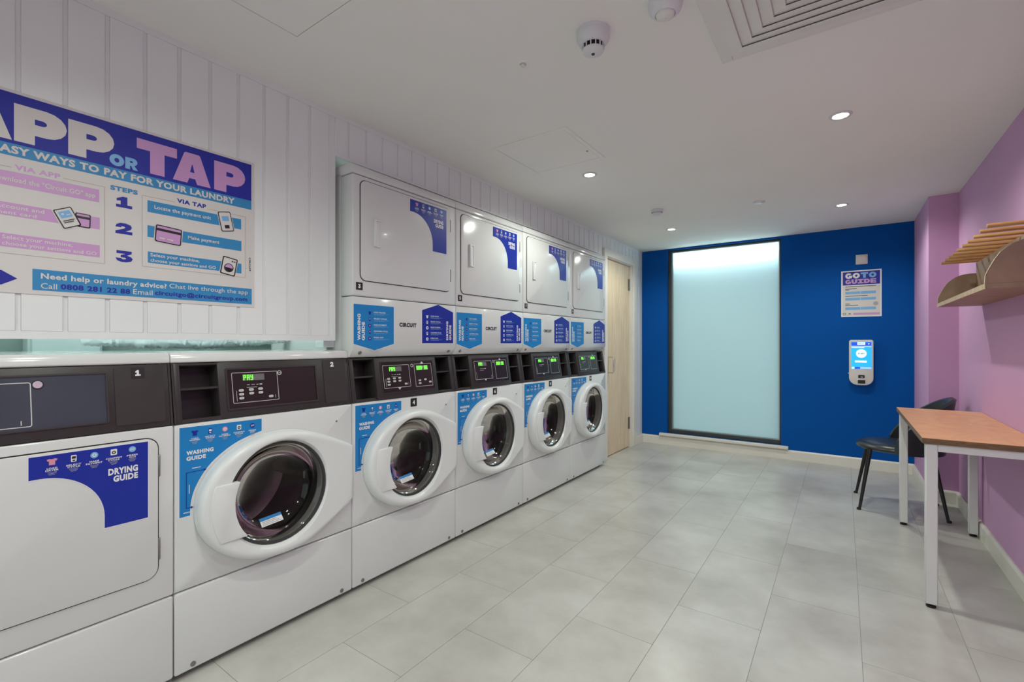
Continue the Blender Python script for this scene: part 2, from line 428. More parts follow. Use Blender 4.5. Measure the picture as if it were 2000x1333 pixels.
# wall behind the camera
GX0, GX1, GZ1 = -1.15, .45, 2.06
t = MB()
for (xa, xb, za, zb) in ((XV, GX0, 0, H), (GX1, XR + .12, 0, H), (GX0, GX1, GZ1, H)): t.box(xa, xb, YF - .12, YF, za, zb)
struct(t.build('wall_front', 'white_paint'))
gd = thing('fill_window', 'added glazed screen, unseen, letting fill daylight in behind the camera', 'window', (0, YF, 0)); gd['kind'] = 'structure'; del gd['category']  # assumed glazed opening, added to bring soft daylight fill into the room
t = MB()
for xa in (GX0, (GX0 + GX1) / 2 - .03, GX1 - .06): t.box(xa, xa + .06, -.09, -.03, 0, GZ1, .003, 1)
for za in (0, GZ1 - .06): t.box(GX0, GX1, -.088, -.032, za, za + .06)
t.build('window_frame', 'window_frame', gd)
for xa, xb in ((GX0 + .06, (GX0 + GX1) / 2 - .03), ((GX0 + GX1) / 2 + .03, GX1 - .06)):
    t = MB(); t.box(xa, xb, -.064, -.058, .06, GZ1 - .06); t.build('pane', 'clear_glass', gd)
t = MB(); t.box(-4, 3, YF - 6, YF - .12, -.2, -.02); struct(t.build('ground_street', 'exterior'))

# back wall, blue, around the window
WX0, WX1, WZ0, WZ1 = -1.602, -.4965, .128, 2.160
t = MB()
for (xa, xb, za, zb) in ((XL, WX0, 0, H), (WX1, XP + .02, 0, H), (WX0, WX1, 0, WZ0), (WX0, WX1, WZ1, H)):
    t.box(xa, xb, YB, YB + .14, za, zb)
struct(t.build('wall_back', 'blue_paint'))

# window
win = thing('window_1', 'tall frosted window with dark grey frame in the blue wall', 'window', (0, YB, 0)); win['kind'] = 'structure'; del win['category']
R0 = .030
t = MB(); a0, a1, c0, c1 = WX0 + .038, WX1 - .014, WZ0 + .040, WZ1 - .018
for (xa, xb, za, zb) in ((WX0, a0, WZ0, WZ1), (a1, WX1, WZ0, WZ1), (a0, a1, WZ0, c0), (a0, a1, c1, WZ1)):
    t.box(xa, xb, R0, R0 + .07, za, zb, .002, 1)
t.build('window_frame', 'window_frame', win)
t = MB(); bw = .009
for (xa, xb, za, zb) in ((a0, a0 + bw, c0, c1), (a1 - bw, a1, c0, c1), (a0 + bw, a1 - bw, c0, c0 + bw), (a0 + bw, a1 - bw, c1 - bw, c1)):
    t.box(xa, xb, R0 + .012, R0 + .045, za, zb)
t.build('glazing_bead', 'bead', win)
t = MB(); t.box(a0, a1, R0 + .045, R0 + .051, c0, c1); t.build('pane', 'frosted_glass', win)
t = MB(); t.box(-1.683, -.434, -.038, .03, .098, .127, .004, 2); t.build('window_sill', 'skirting_white', win)
# outdoors: paving and an added strip light for the bright band in the glass
t = MB(); t.box(-4, 2, YB + .14, YB + 6, -.2, -.05); struct(t.build('ground_outside', 'exterior'))
sl = thing('added_strip_light', 'added strip light, unseen, for the bright band at the top of the frosted window', 'lamp', (0, YB + .185, 0))
t = MB(); t.box(WX0 - .05, WX1 + .05, .012, .06, 2.00, 2.17, .004, 1); t.build('housing', 'steel_white', sl)
t = MB(); t.box(WX0 - .03, WX1 + .03, .0, .012, 2.01, 2.155); t.build('diffuser', 'added_strip_glow', sl)

# skirting boards
def skirt(name, pts, hgt=.092, th=.016):
    """pts: floor polyline, room on its left side"""
    t = MB()
    for (p, q) in zip(pts[:-1], pts[1:]):
        p, q = Vector(p), Vector(q); d = (q - p).normalized(); n = Vector((-d.y, d.x))
        prof = [(0, 0), (th, 0), (th, hgt - .012), (th * .45, hgt), (0, hgt)]
        A = [(p + n * a) for a, _ in prof]; B = [(q + n * a) for a, _ in prof]
        tm = bmesh.new()
        lo = [tm.verts.new((v.x, v.y, prof[i][1])) for i, v in enumerate(A)]; hi = [tm.verts.new((v.x, v.y, prof[i][1])) for i, v in enumerate(B)]
        for i in range(5): tm.faces.new((lo[i], lo[(i + 1) % 5], hi[(i + 1) % 5], hi[i]))
        tm.faces.new(lo); tm.faces.new(hi); bmesh.ops.recalc_face_normals(tm, faces=tm.faces[:])
        t._add(tm)
    struct(t.build(name, 'skirting_white'))
skirt('baseboard_back', [(XP, YB), (XL, YB)])
skirt('baseboard_pier', [(XR, YP), (XP - .0155, YP)])
skirt('baseboard_pier_side', [(XP, YP - .0155), (XP, YB)])
skirt('baseboard_right', [(XR, YF), (XR, YP)])
skirt('baseboard_left', [(XL, YB), (XL, 5.045)])

# door to the service space
dr = thing('door_1', 'pale oak door in a white frame beyond the last machine', 'door', (XL, 4.26, 0)); dr['kind'] = 'structure'; del dr['category']
t = MB(); t.box(-.062, -.020, .004, .656, .006, 1.962, .002, 1); t.build('leaf', 'door_oak', dr)
t = MB()
t.box(-.08, .022, -.070, -.001, 0, 2.045, .003, 1); t.box(-.08, .022, .706, .785, 0, 2.045, .003, 1); t.box(-.08, .0215, -.001, .706, 1.973, 2.0445, .003, 1)
t.box(-.08, .004, .660, .7055, 0, 1.965); t.box(-.08, .004, -.0005, .7055, 1.9655, 1.9725)
t.build('door_frame', 'skirting_white', dr)
for hz in (.20, 1.70):
    t = MB(); t.tube([(-.016, .658, hz), (-.016, .658, hz + .125)], .0085, 10); t.box(-.022, -.017, .628, .658, hz, hz + .125); t.build('hinge', 'hinge_steel', dr)
t = MB(); hy = .105
t.tube([(-.021, hy, .835), (.030, hy, .835), (.038, hy, .843), (.038, hy, .981), (.030, hy, .989), (-.021, hy, .989)], .0075, 10); t.build('pull_handle', 'chrome', dr)
t = MB(); t.M = plane_x(-.020); t.shape([circle(.045, 1.475, .036, .058, 24)], 0, .0012); t.build('door_sign', 'green_sign', dr)

# ================================================================= MACHINES
BW0, BW1 = .0015, W - .0015      # body edges along the row
ZF = .0226                       # underside of the front panels
DC = (.338, .556)                # washer door glass centre (along row, height)
GR = .190

def hull_half():
    key = [(.056, 0), (.0605, .045), (.073, .083), (.10, .128), (.135, .164), (.19, .200), (.25, .222), (.31, .233), (.37, .235), (.43, .226), (.50, .203), (.58, .168), (.678, .122)]
    out = []
    for a in range(len(key) - 1):
        p0 = key[max(a - 1, 0)] if a else (.0605, -.045); p1 = key[a]; p2 = key[a + 1]; p3 = key[min(a + 2, len(key) - 1)]
        for k in range(3):
            t = k / 3
            out.append(tuple(.5 * (2 * p1[i] + (p2[i] - p0[i]) * t + (2 * p0[i] - 5 * p1[i] + 4 * p2[i] - p3[i]) * t * t + (3 * p1[i] - p0[i] - 3 * p2[i] + p3[i]) * t ** 3) for i in (0, 1)))
    return out + [key[-1]]
HALF = hull_half()
def door_outline():
    up = [(s_, DC[1] - .003 + h_) for s_, h_ in HALF]; dn = [(s_, DC[1] - .003 - h_) for s_, h_ in HALF[1:]]
    return up + dn[::-1]
OUTL = door_outline()

def ring_at(ang):     # where a ray from the glass centre meets the door outline
    dx, dy = math.cos(ang), math.sin(ang); best = 1.
    n = len(OUTL)
    for i in range(n):
        ax, ay = OUTL[i][0] - DC[0], OUTL[i][1] - DC[1]; bx, by = OUTL[(i + 1) % n][0] - DC[0], OUTL[(i + 1) % n][1] - DC[1]
        ex, ey = bx - ax, by - ay; den = dx * ey - dy * ex
        if abs(den) < 1e-9: continue
        tt = (ax * ey - ay * ex) / den; uu = (ax * dy - ay * dx) / den
        if tt > 0 and -1e-6 <= uu <= 1 + 1e-6: best = min(best, tt)
    return best

def washer_front(root):
    """lower panel, front panel with its porthole, door and drum, as parts of root"""
    t = MB(); t.box(-.09, 0, BW0, BW1, ZF, .2945, .007, 3); t.build('kick_panel', 'enamel', root)
    for ys in (.055, W - .055):
        t = MB(); t.lathe([(.0085, 0), (.0085, .002), (.003, .004)], 14, (0, ys, ZF + .018), caps=(True, True)); t.build('screw', 'hinge_steel', root)
    # front panel with round hole
    tm = bmesh.new(); N = 72; za, zb = .2985, .853; cy, cz = DC
    def rect_pt(a):
        dx, dz = math.cos(a), math.sin(a)
        k = min([((BW1 - cy) / dx if dx > 1e-9 else 9), ((BW0 - cy) / dx if dx < -1e-9 else 9), ((zb - cz) / dz if dz > 1e-9 else 9), ((za - cz) / dz if dz < -1e-9 else 9)])
        return cy + dx * k, cz + dz * k
    angs = sorted([2 * PI * i / N for i in range(N)] + [math.atan2(z_ - cz, y_ - cy) % (2 * PI) for y_ in (BW0, BW1) for z_ in (za, zb)])
    rows = []
    for a in angs:
        ry, rz = rect_pt(a); iy, iz = cy + .196 * math.cos(a), cz + .196 * math.sin(a)
        sy = lambda v, lo, hi: min(max(v, lo + .006), hi - .006)
        rows.append([tm.verts.new((-.03, iy, iz)), tm.verts.new((0, iy, iz)), tm.verts.new((0, sy(ry, BW0, BW1), sy(rz, za, zb))), tm.verts.new((-.002, sy(ry, BW0 + -.0035, BW1 + .0035), sy(rz, za - .0035, zb + .0035))), tm.verts.new((-.006, ry, rz)), tm.verts.new((-.09, ry, rz))])
    n = len(rows)
    for i in range(n):
        A, B = rows[i], rows[(i + 1) % n]
        for k in range(5): tm.faces.new((A[k], A[k + 1], B[k + 1], B[k]))
    bmesh.ops.recalc_face_normals(tm, faces=tm.faces[:])
    t = MB(); t._add(tm, True); t.build('front_panel', 'enamel', root)
    t = MB(); t.lathe([(.004, 0), (.004, .0015)], 12, (0, .605, .786), caps=(True, True)); t.build('screw', 'hinge_steel', root)
    # drum and rubber seal behind the porthole
    t = MB(); t.lathe([(.196, -.03), (.205, -.045), (.19, -.06), (.19, -.075), (.235, -.085)], 48, (0, cy, cz)); t.build('door_seal', 'gasket', root)
    t = MB(); t.lathe([(.235, -.085), (.255, -.10), (.255, -.40), (.20, -.43), (.10, -.42), (.02, -.42)], 48, (0, cy, cz))
    for k in range(3):
        a = .5 + k * 2 * PI / 3; m = Matrix.Translation((0, cy, cz)) @ Matrix.Rotation(a, 4, 'X')
        t.M = m; t.prism([(-.05, .255), (.05, .255), (.018, .185), (-.018, .185)], -.38, -.12, 'x', .01, 2); t.M = I4.copy()
    t.build('drum', 'drum', root)
    # door
    door = MB(); tm = bmesh.new(); N = 96; rings = []
    def dep(s_): # door thickness falls towards the hinge side
        return .058 if s_ < .44 else .058 - (s_ - .44) / .24 * .036
    for i in range(N):
        a = 2 * PI * i / N; ca, sa = math.cos(a), math.sin(a); ro = ring_at(a)
        pts = []
        for rr, f in ((ro, .03), (ro, .55), (ro - .004, .80), (ro - .013, .97), (ro - .024, 1.0), (max(GR + .018, ro - .034) if ro - .034 > GR + .018 else GR + .014, .99)):
            yy = cy + rr * ca; pts.append((dep(yy) * f, yy, cz + rr * sa))
        for rr, xx in ((GR + .010, None), (GR + .003, .036), (GR, .028), (GR, .004)):
            yy = cy + rr * ca; pts.append(((min(dep(yy) * .97, .054) if xx is None else min(xx, dep(yy) * .75)), yy, cz + rr * sa))
        rings.append([tm.verts.new(p) for p in pts])
    for i in range(N):
        A, B = rings[i], rings[(i + 1) % N]
        for k in range(len(A) - 1): tm.faces.new((A[k], A[k + 1], B[k + 1], B[k]))
    bmesh.ops.recalc_face_normals(tm, faces=tm.faces[:])
    door._add(tm, True); dobj = door.build('washer_door', 'door_plastic', root)
    t = MB(); t.lathe([(GR - .001, .030), (.178, .024), (.165, -.005), (.150, -.04), (.11, -.062), (.05, -.072), (.001, -.074)], 56, (0, cy, cz)); t.build('door_glass', 'door_glass', dobj)
    t = MB(); t.lathe([(GR + .0015, .037), (GR - .006, .0345), (GR - .008, .028)], 56, (0, cy, cz)); t.build('glass_rim', 'gasket', dobj)
    # grip pad over the left of the glass
    zt, zb_ = .636, .436
    inner = [(cy - math.sqrt(max(GR ** 2 - (z_ - cz) ** 2, 0)) + .016, z_) for z_ in [zb_ + (zt - zb_) * k / 8 for k in range(9)]]
    outer = [(cy - math.sqrt(max(.272 ** 2 - (z_ - cz) ** 2, 0)) + .022, z_) for z_ in [zt - (zt - zb_) * k / 8 for k in range(9)]]
    t = MB(); t.prism(inner + outer, .036, .0625, 'x', .004, 2); t.build('handle', 'door_plastic', dobj)
    # paper tag behind the glass
    t = MB(); t.M = Matrix.Translation((.006, cy - .055, cz - .128)) @ Matrix.Rotation(math.radians(-34), 4, 'Y') @ Matrix.Rotation(math.radians(4), 4, 'X') @ plane_x(0)
    t.rect(0, .085, 0, .034); t.mi = 1; t.rect(0, .085, .022, .034, .0004); t.mi = 2
    for k in range(3): t.rect(.006, .078 - k * .008, .004 + k * .006, .0062 + k * .006, .0004)
    t.build('glass_label', ['print_white', 'sticker_blue', 'print_grey'], dobj)
    return dobj

def shirt(u, v, w, h):
    q = [(-.5, .38), (-.22, .5), (-.12, .42), (.12, .42), (.22, .5), (.5, .38), (.40, .10), (.28, .16), (.28, -.5), (-.28, -.5), (-.28, .16), (-.40, .10)]
    return [(u + a * w, v + b_ * h) for a, b_ in q]
STEPS = (('LOAD', None), ('SELECT', 'CYCLE'), ('MAKE', 'PAYMENT'), ('CONFIRM', 'CYCLE'), ('PRESS', 'GO!'))
def icons_row(parent, M, u0, u1, v, dv, drying, single):
    """five pictograms with captions in a row; on the single machines each is a piece of its own"""
    cols = ['print_white', 'print_pink', 'poster_pale', 'sticker_navy', 'print_black']
    n = 5; w0 = .0010; pic, cap, sml = [], [], []
    def mb(lst):
        if single or not lst:
            q = MB(); q.M = M; lst.append(q)
        return lst[-1]
    for k in range(n):
        u = u0 + (u1 - u0) * k / (n - 1); vv = v + dv * k / (n - 1); q = .0118
        t = mb(pic)
        if k == 0: t.mi = 1 if drying else 3; t.shape([shirt(u, vv, q * 1.9, q * 1.5)], w0)
        if k == 1:
            t.mi = 0 if drying else 3; t.rect(u - q * .5, u + q * .5, vv - q * .8, vv + q * .8, w0, r=.002); t.mi = 4 if drying else 0; t.rect(u - q * .35, u + q * .35, vv - q * .05, vv + q * .5, w0 + .0004); t.rect(u - q * .25, u + q * .25, vv - q * .6, vv - q * .35, w0 + .0004)
        if k == 2: t.mi = 2 if drying else 1; t.shape([circle(u, vv, q * .75)], w0); t.mi = 0; t.shape([circle(u, vv, q * .42), circle(u, vv, q * .22)], w0 + .0004)
        if k == 3: t.mi = 0; t.rect(u - q * .65, u + q * .65, vv - q * .75, vv + q * .75, w0, r=.002); t.mi = 4; t.shape([circle(u, vv - q * .1, q * .42), circle(u, vv - q * .1, q * .2)], w0 + .0004)
        if k == 4: t.mi = 2 if drying else 3; t.shape([circle(u, vv, q * .75)], w0); t.mi = 0; t.text('GO', u - q * .5, u + q * .5, vv - q * .28, vv + q * .28, w0 + .0004, weight=.02)
        t = mb(cap); vv -= .0155; a, b_ = STEPS[k]
        if k == 0: b_ = 'DRYER' if drying else 'WASHER'
        hw = .0027 * len(a); t.text(a, u - hw, u + hw, vv - .0046, vv, w0, weight=.03)
        hw = .0027 * len(b_); t.text(b_, u - hw, u + hw, vv - .0102, vv - .0056, w0, weight=.03)
        t = mb(sml); vv -= .0130
        for j, wd in enumerate((.019, .017, .012)): t.rect(u - wd * .5, u + wd * .5, vv - j * .0034 - .0010, vv - j * .0034, w0)
    for lst, nm, ms in ((pic, 'pictogram', cols), (cap, 'caption_lettering', 'print_white'), (sml, 'small_print', 'print_grey')):
        for t in lst:
            o = t.build(nm if single else nm + ('s' if nm == 'pictogram' else ''), ms, parent)
            if not single or nm == 'small_print': o['kind'] = 'stuff'

def offset_poly(P, d):
    n = len(P); out = []
    area = sum(P[i][0] * P[(i + 1) % n][1] - P[(i + 1) % n][0] * P[i][1] for i in range(n)); sg = 1 if area > 0 else -1
    for i in range(n):
        a, b_, c_ = Vector(P[i - 1]), Vector(P[i]), Vector(P[(i + 1) % n])
        d1, d2 = (b_ - a).normalized(), (c_ - b_).normalized()
        n1, n2 = Vector((d1.y, -d1.x)) * sg, Vector((d2.y, -d2.x)) * sg
        m_ = (n1 + n2); m_ = m_ / max(m_.dot(n1), .35) if m_.length > 1e-6 else n1
        out.append(tuple(b_ + m_ * d))
    return out

def sticker(name, P, M, face, parent, border=.0022):
    t = MB(); t.M = M; t.shape([offset_poly(P, border)], 0, .0004); t.mi = 1; t.shape([P], .0004, .0004)
    return t.build(name, ['print_white', face], parent)

def drying_sticker(parent, M, u0, u1, v0, v1, single=False):
    w, h = u1 - u0, v1 - v0
    P = [(u1, v0), (u1, v1), (u0, v1), (u0, v1 - .062)]
    cx_, cy_ = u0 + .02, v0 + .035
    P += [(u0 + .02, v1 - .0615)] + [(cx_ + (w - .106 - .02) * math.sin(a), cy_ + (h - .0615 - .035) * math.cos(a)) for a in [PI / 2 * k / 14 for k in range(1, 15)]] + [(u1 - .106, v0)]
    s_ = sticker('drying_guide_sticker', P, M, 'sticker_navy', parent)
    icons_row(s_, M, u0 + .046, u1 - .040, v1 - .019, .002, True, single)
    t = MB(); t.M = M; t.text('DRYING', u1 - .098, u1 - .026, v1 - .086, v1 - .066, .001, weight=.05); t.text('GUIDE', u1 - .086, u1 - .026, v1 - .108, v1 - .089, .001, weight=.05)
    t.build('title_lettering', 'print_white', s_)

def washing_sticker(parent, single=False):
    M = plane_x(0)
    P = [(.015, .842), (.015, .5445)]
    edge = []
    n = len(OUTL)
    for i in range(n):
        p = Vector(OUTL[i]); c_ = Vector((DC[0], DC[1])); q = p + (p - c_).normalized() * .010
        edge.append((q.x, q.y))
    upper = sorted([e for e in edge if e[1] > .5445 and e[0] < .284 and (e[1] > .556 or e[0] < .075)], key=lambda e: math.atan2(e[1] - DC[1], -(e[0] - DC[0])))
    P += [(upper[0][0], .5445)] + upper + [(.284, upper[-1][1] + .004), (.284, .839)]
    s_ = sticker('washing_guide_sticker', P, M, 'sticker_blue', parent)
    icons_row(s_, M, .060, .250, .8195, -.001, False, single)
    t = MB(); t.M = M; t.text('WASHING', .035, .118, .748, .762, .001, weight=.05); t.text('GUIDE', .035, .094, .729, .743, .001, weight=.05)
    t.build('title_lettering', 'print_white', s_)
    t = MB(); t.M = M
    t.rect(.034, .0362, .570, .690, .001); t.rect(.034, .090, .6885, .6905, .001); t.shape([[(.088, .685), (.096, .6895), (.088, .694)]], .001)
    t.rect(.034, .050, .570, .572, .001); t.shape([[(.048, .5665), (.056, .571), (.048, .5755)]], .001)
    t.build('arrows', 'sticker_navy', s_)
    t = MB(); t.M = M; t.rect(.052, .078, .7005, .7028, .001); t.rect(.0425, .0445, .618, .648, .001); t.rect(.026, .050, .5555, .558, .001)
    t.build('small_print', 'print_white', s_)

# sloping console between the front panel and the top
CL = math.hypot(.033, .201)
CM = Matrix(((.201 / CL, 0, -.033 / CL, 0.), (0, 1, 0, 0), (.033 / CL, 0, .201 / CL, .855), (0, 0, 0, 1)))   # local (n, s, w)
CP = CM @ plane_x(0)
def zc(z): return (z - .855) / .201 * CL

def seven_seg(t, chars, u0, v0, cw, ch, w0, th_=.0016):
    SEG = {'P': 'abefg', 'A': 'abcefg', 'Y': 'bcdfg', '8': 'abcdefg', '0': 'abcdef', '4': 'bcfg'}
    for i, chx in enumerate(chars):
        if chx == ' ': continue
        u = u0 + i * cw; w = cw * .72; q = th_
        R_ = {'a': (u, u + w, v0 + ch - q, v0 + ch), 'g': (u, u + w, v0 + ch / 2 - q / 2, v0 + ch / 2 + q / 2), 'd': (u, u + w, v0, v0 + q), 'f': (u, u + q, v0 + ch / 2, v0 + ch), 'b': (u + w - q, u + w, v0 + ch / 2, v0 + ch), 'e': (u, u + q, v0, v0 + ch / 2), 'c': (u + w - q, u + w, v0, v0 + ch / 2)}
        for sgm in SEG[chx]: t.rect(*R_[sgm], w0)

def console(root, bays, single):
    """bays: list of (s0, s1); panel set between"""
    t = MB(); t.M = CM
    edges = [BW0 + .006] + [v for b_ in bays for v in b_] + [BW1 - .006]
    for a, b_ in zip(edges[::2], edges[1::2]):
        t.box(-.075, 0, a, b_, .001, CL, .003, 2)
    for a, b_ in bays:
        t.box(-.075, -.0005, a - .004, b_ + .004, .001, .014, .002, 1); t.box(-.075, -.0005, a - .004, b_ + .004, CL - .009, CL, .002, 1)
    co = t.build('console', 'console', root)
    for a, b_ in bays:
        t = MB(); t.M = CM; t.box(-.080, -.070, a - .004, b_ + .004, .001, CL); t.build('bay_back', 'console_dark', co)
        t = MB(); t.M = CM; t.box(-.075, -.004, a - .002, b_ + .002, zc(.965), zc(.972)); t.build('bay_shelf', 'console', co)
    return co

BTN = None
def buttons(root, spots, off=0.):
    global BTN
    for (u, v) in spots:
        M = CM @ Matrix.Translation((off, u, v))
        if BTN is None:
            t = MB(); t.M = CP; t.shape([rrect(-.0085, .0085, -.0045, .0045, .0044)], 0, .0022); t.mi = 1; t.rect(-.0042, .0042, -.0016, .0016, .0022, .0002)
            BTN = t.build('button', ['button_grey', 'print_grey'], root)
            BTN.data.transform(CM.inverted()); BTN.matrix_local = M; BTN.data.transform(Matrix.Translation((0, 0, 0)))
        else:
            o = BTN.copy(); COL.objects.link(o); o.parent = root; o.matrix_local = M

def washer_controls(root, co, u0, off, second=False):
    """display film at u0 (left edge)"""
    t = MB(); t.M = CP; t.frame(u0, u0 + .169, zc(.9045), zc(1.0155), .0018, off + .0005, r=.004)
    t.rect(u0 + .052, u0 + .062, zc(.968), zc(.9698), off + .0005); t.rect(u0 + .068, u0 + .080, zc(.968), zc(.9698), off + .0005); t.rect(u0 + .086, u0 + .094, zc(.9675), zc(.970), off + .0005); t.rect(u0 + .098, u0 + .108, zc(.9665), zc(.9705), off + .0005)
    t.rect(u0 + .050, u0 + .088, zc(.9585), zc(.9598), off + .0005); t.rect(u0 + .013, u0 + .0142, zc(.912), zc(.950), off + .0005); t.rect(u0 + .155, u0 + .1562, zc(.913), zc(.925), off + .0005)
    t.build('panel_print', 'button_grey', co)
    t = MB(); t.M = CP; t.rect(u0 + .038, u0 + .118, zc(.9845), zc(1.0075), off + .0004); t.build('display', 'led_off', co)
    t = MB(); t.M = CP; seven_seg(t, 'PAY', u0 + .041, zc(.9865), .0128, .0195, off + .0009, .0026); t.build('display_digits', 'led_green', co)
    rows = [(.030, .950), (.066, .9505), (.1, .9515), (.030, .936), (.066, .937), (.1, .9375), (.030, .922), (.138, .920)]
    buttons(root, [(u0 + a, zc(b_)) for a, b_ in rows], off)
    if not second:
        t = MB(); t.M = CP; cu, cv = u0 + .178, zc(1.008); t.shape([circle(cu, cv, .0088, .0088), circle(cu, cv, .0062)], off + .0005); t.rect(cu - .0062, cu + .0062, cv - .001, cv + .001, off + .0005); t.build('no_sign_mark', 'button_grey', co)

def dryer_controls(root, co, u0, off):
    t = MB(); t.M = CP; t.frame(u0, u0 + .123, zc(.899), zc(1.0165), .0018, off + .0005, r=.004)
    t.shape([[(u0 + .045, zc(1.0165)), (u0 + .068, zc(1.0165)), (u0 + .0565, zc(1.0285))]], off + .0005)
    t.shape([[(u0 - .098, zc(.9045)), (u0 - .120, zc(.9045)), (u0 - .109, zc(.8935))]], off + .0005)
    t.shape([circle(u0 - .014, zc(1.009), .0085), circle(u0 - .014, zc(1.009), .006)], off + .0005)
    t.build('panel_print', 'button_grey', co)
    t = MB(); t.M = CP; t.rect(u0 + .014, u0 + .098, zc(.983), zc(1.008), off + .0004); t.build('display', 'led_off', co)
    t = MB(); t.M = CP; seven_seg(t, '888 00', u0 + .017, zc(.9855), .0132, .020, off + .0009, .0028); t.rect(u0 + .058, u0 + .061, zc(.9925), zc(.9955), off + .0009); t.rect(u0 + .058, u0 + .061, zc(.9985), zc(1.0015), off + .0009); t.build('display_digits', 'led_green', co)
    buttons(root, [(u0 + a, zc(b_)) for a, b_ in ((.030, .9305), (.070, .9335), (.030, .9165), (.104, .919))], off)

def number_plate(root, txt, u0, u1, v0, v1, x=0., M=None, plate=True):
    t = MB(); t.M = plane_x(x) if M is None else M
    if plate: t.rect(u0, u1, v0, v1, .0002, .0006); o = t.build('number_plate', 'print_black', root)
    else: o = root
    uc, hh = (u0 + u1) / 2, (v1 - v0); hw = hh * (.20 if len(txt) == 1 else .32)
    t = MB(); t.M = plane_x(x) if M is None else M
    if txt in GLY: glyph(t, txt, uc - hw, uc + hw, v0 + hh * .24, v1 - hh * .24, .0008)
    else: t.text(txt, uc - hw, uc + hw, v0 + hh * .24, v1 - hh * .24, .0008, weight=.03)
    t.build('number_lettering', 'print_white', o)

def cabinet(root, z1, name='cabinet', material='enamel'):
    t = MB(); x0, x1 = -.70, -.006
    t.box(x0, -.088, BW0, BW0 + .012, ZF, z1); t.box(x0, -.088, BW1 - .012, BW1, ZF, z1)
    t.box(x0, x0 + .01, BW0, BW1, ZF, z1); t.box(x0, -.088, BW0, BW1, ZF, ZF + .01)
    t.build(name, material, root)
    for (a, b_) in ((-.06, .06), (-.62, .06), (-.06, W - .06), (-.62, W - .06)):
        t = MB(); t.lathe([(.022, 0), (.022, .008), (.010, .010), (.010, ZF + .004)], 14, (a if a > -.1 else a, b_, 0), 'z', (True, True)); t.build('foot', 'rubber', root)

def console_sides(root):
    for s_ in (0, 1):
        t = MB(); y_ = BW0 if s_ == 0 else BW1 - .006
        t.prism([(-.09, .853), (.0, .855), (-.033, 1.057), (-.09, 1.057)], y_, y_ + .006, 'y'); t.build('console_cheek', 'console', root)

def washer_top(root):
    t = MB(); t.prism([(-.705, 1.057), (-.036, 1.057), (-.032, 1.061), (-.034, 1.082), (-.042, 1.091), (-.06, 1.0935), (-.705, 1.0935)], BW0 - .0005, BW1 + .0005, 'y', .002, 2); t.build('top_panel', 'enamel', root)

def slab_door(root, u0, u1, v0, v1, name='dryer_door', r=.028):
    t = MB(); t.M = plane_x(0); t.shape([rrect(u0 - .0032, u1 + .0032, v0 - .0032, v1 + .0032, r + .003, 6)], .0001, .0012); t.build('door_seam', 'seam', root)
    t = MB(); t.prism(rrect(u0, u1, v0, v1, r, 6), .0, .0065, 'x', .0022, 2); d_ = t.build(name, 'enamel', root)
    for z_ in (v0 + .055, v1 - .125):
        t = MB(); t.box(.0, .0075, u1 + .0005, u1 + .0060, z_, z_ + .07, .002, 1); t.build('hinge', 'hinge_steel', d_)
    return d_

# ---- machine 1: single dryer
m1 = thing('tumble_dryer', 'white front-loading dryer numbered 1 at the left end of the row', 'dryer', (-D, Y0 - W, 0))
cabinet(m1, 1.057)
t = MB(); t.box(-.09, 0, BW0, BW1, ZF, .2945, .007, 3); t.build('kick_panel', 'enamel', m1)
t = MB(); t.box(-.09, 0, BW0, BW1, .2985, .853, .005, 3); t.build('front_panel', 'enamel', m1)
slab_door(m1, .043, .6405, .376, .822, r=.034)
t = MB(); t.M = CM; t.box(-.075, 0, BW0 + .006, BW1 - .006, .001, CL, .003, 2); co = t.build('console', 'console', m1)
console_sides(m1); washer_top(m1)
t = MB(); t.M = CP; t.frame(.045, .521, zc(.884), zc(1.036), .005, .0002, .004, .006); t.build('screen_bezel', 'console', co)
t = MB(); t.M = CP; t.rect(.05, .516, zc(.889), zc(1.031), .0002, .0012, .003); t.build('screen_film', 'screen_film', co)
t = MB(); t.M = CP; t.frame(.09, .357, zc(.896), zc(1.016), .0022, .0016, r=.006); t.rect(.335, .337, zc(.902), zc(.914), .0016); t.build('panel_print', 'button_grey', co)
t = MB(); t.M = CP
t2 = CM @ Matrix.Translation((0, .370, zc(1.008)))
t = MB(); t.M = t2; t.lathe([(.0100, .0), (.0100, .004), (.0085, .0055), (.0058, .0055), (.0058, .0045), (.0032, .0045), (.0028, .0055), (.0005, .0055)], 24); t.build('key_lock', 'lock_ring', co)
t = MB(); t.M = t2; t.lathe([(.0128, .0), (.0128, .0022), (.0100, .0026)], 24); t.build('lock_collar', 'rubber', co)
t = MB(); t.M = CP; t.shape([rrect(.537, .664, zc(.872), zc(1.050), .006)], 0, .0022); t.build('blank_panel', 'console', co)
number_plate(co, '1', .579, .614, zc(1.012), zc(1.0465), M=CP @ Matrix.Translation((0, 0, .0022)))
drying_sticker(m1, plane_x(.0066), .3475, .613, .5755, .8145, True)

# ---- machine 2: single washer
m2 = thing('washing_machine', 'white front-loading washing machine numbered 2 beside the dryer', 'washing machine', (-D, Y0, 0))
cabinet(m2, 1.057); washer_front(m2); console_sides(m2); washer_top(m2)
co = console(m2, [(.026, .142)], True)
t = MB(); t.M = CP; t.frame(.166, .523, zc(.8815), zc(1.0325), .006, .0, .004, .006); t.build('panel_bezel', 'console', co)
t = MB(); t.M = CP; t.rect(.172, .517, zc(.8875), zc(1.0265), .0, .0012); t.build('panel_film', 'panel_film', co)
t = MB(); t.M = CP; t.shape([rrect(.556, .664, zc(.869), zc(1.052), .006)], 0, .0018); t.build('blank_panel', 'console', co)
washer_controls(m2, co, .187, .0012)
number_plate(co, '2', .585, .615, zc(1.012), zc(1.052), M=CP @ Matrix.Translation((0, 0, .0018)), plate=False)
washing_sticker(m2, True)

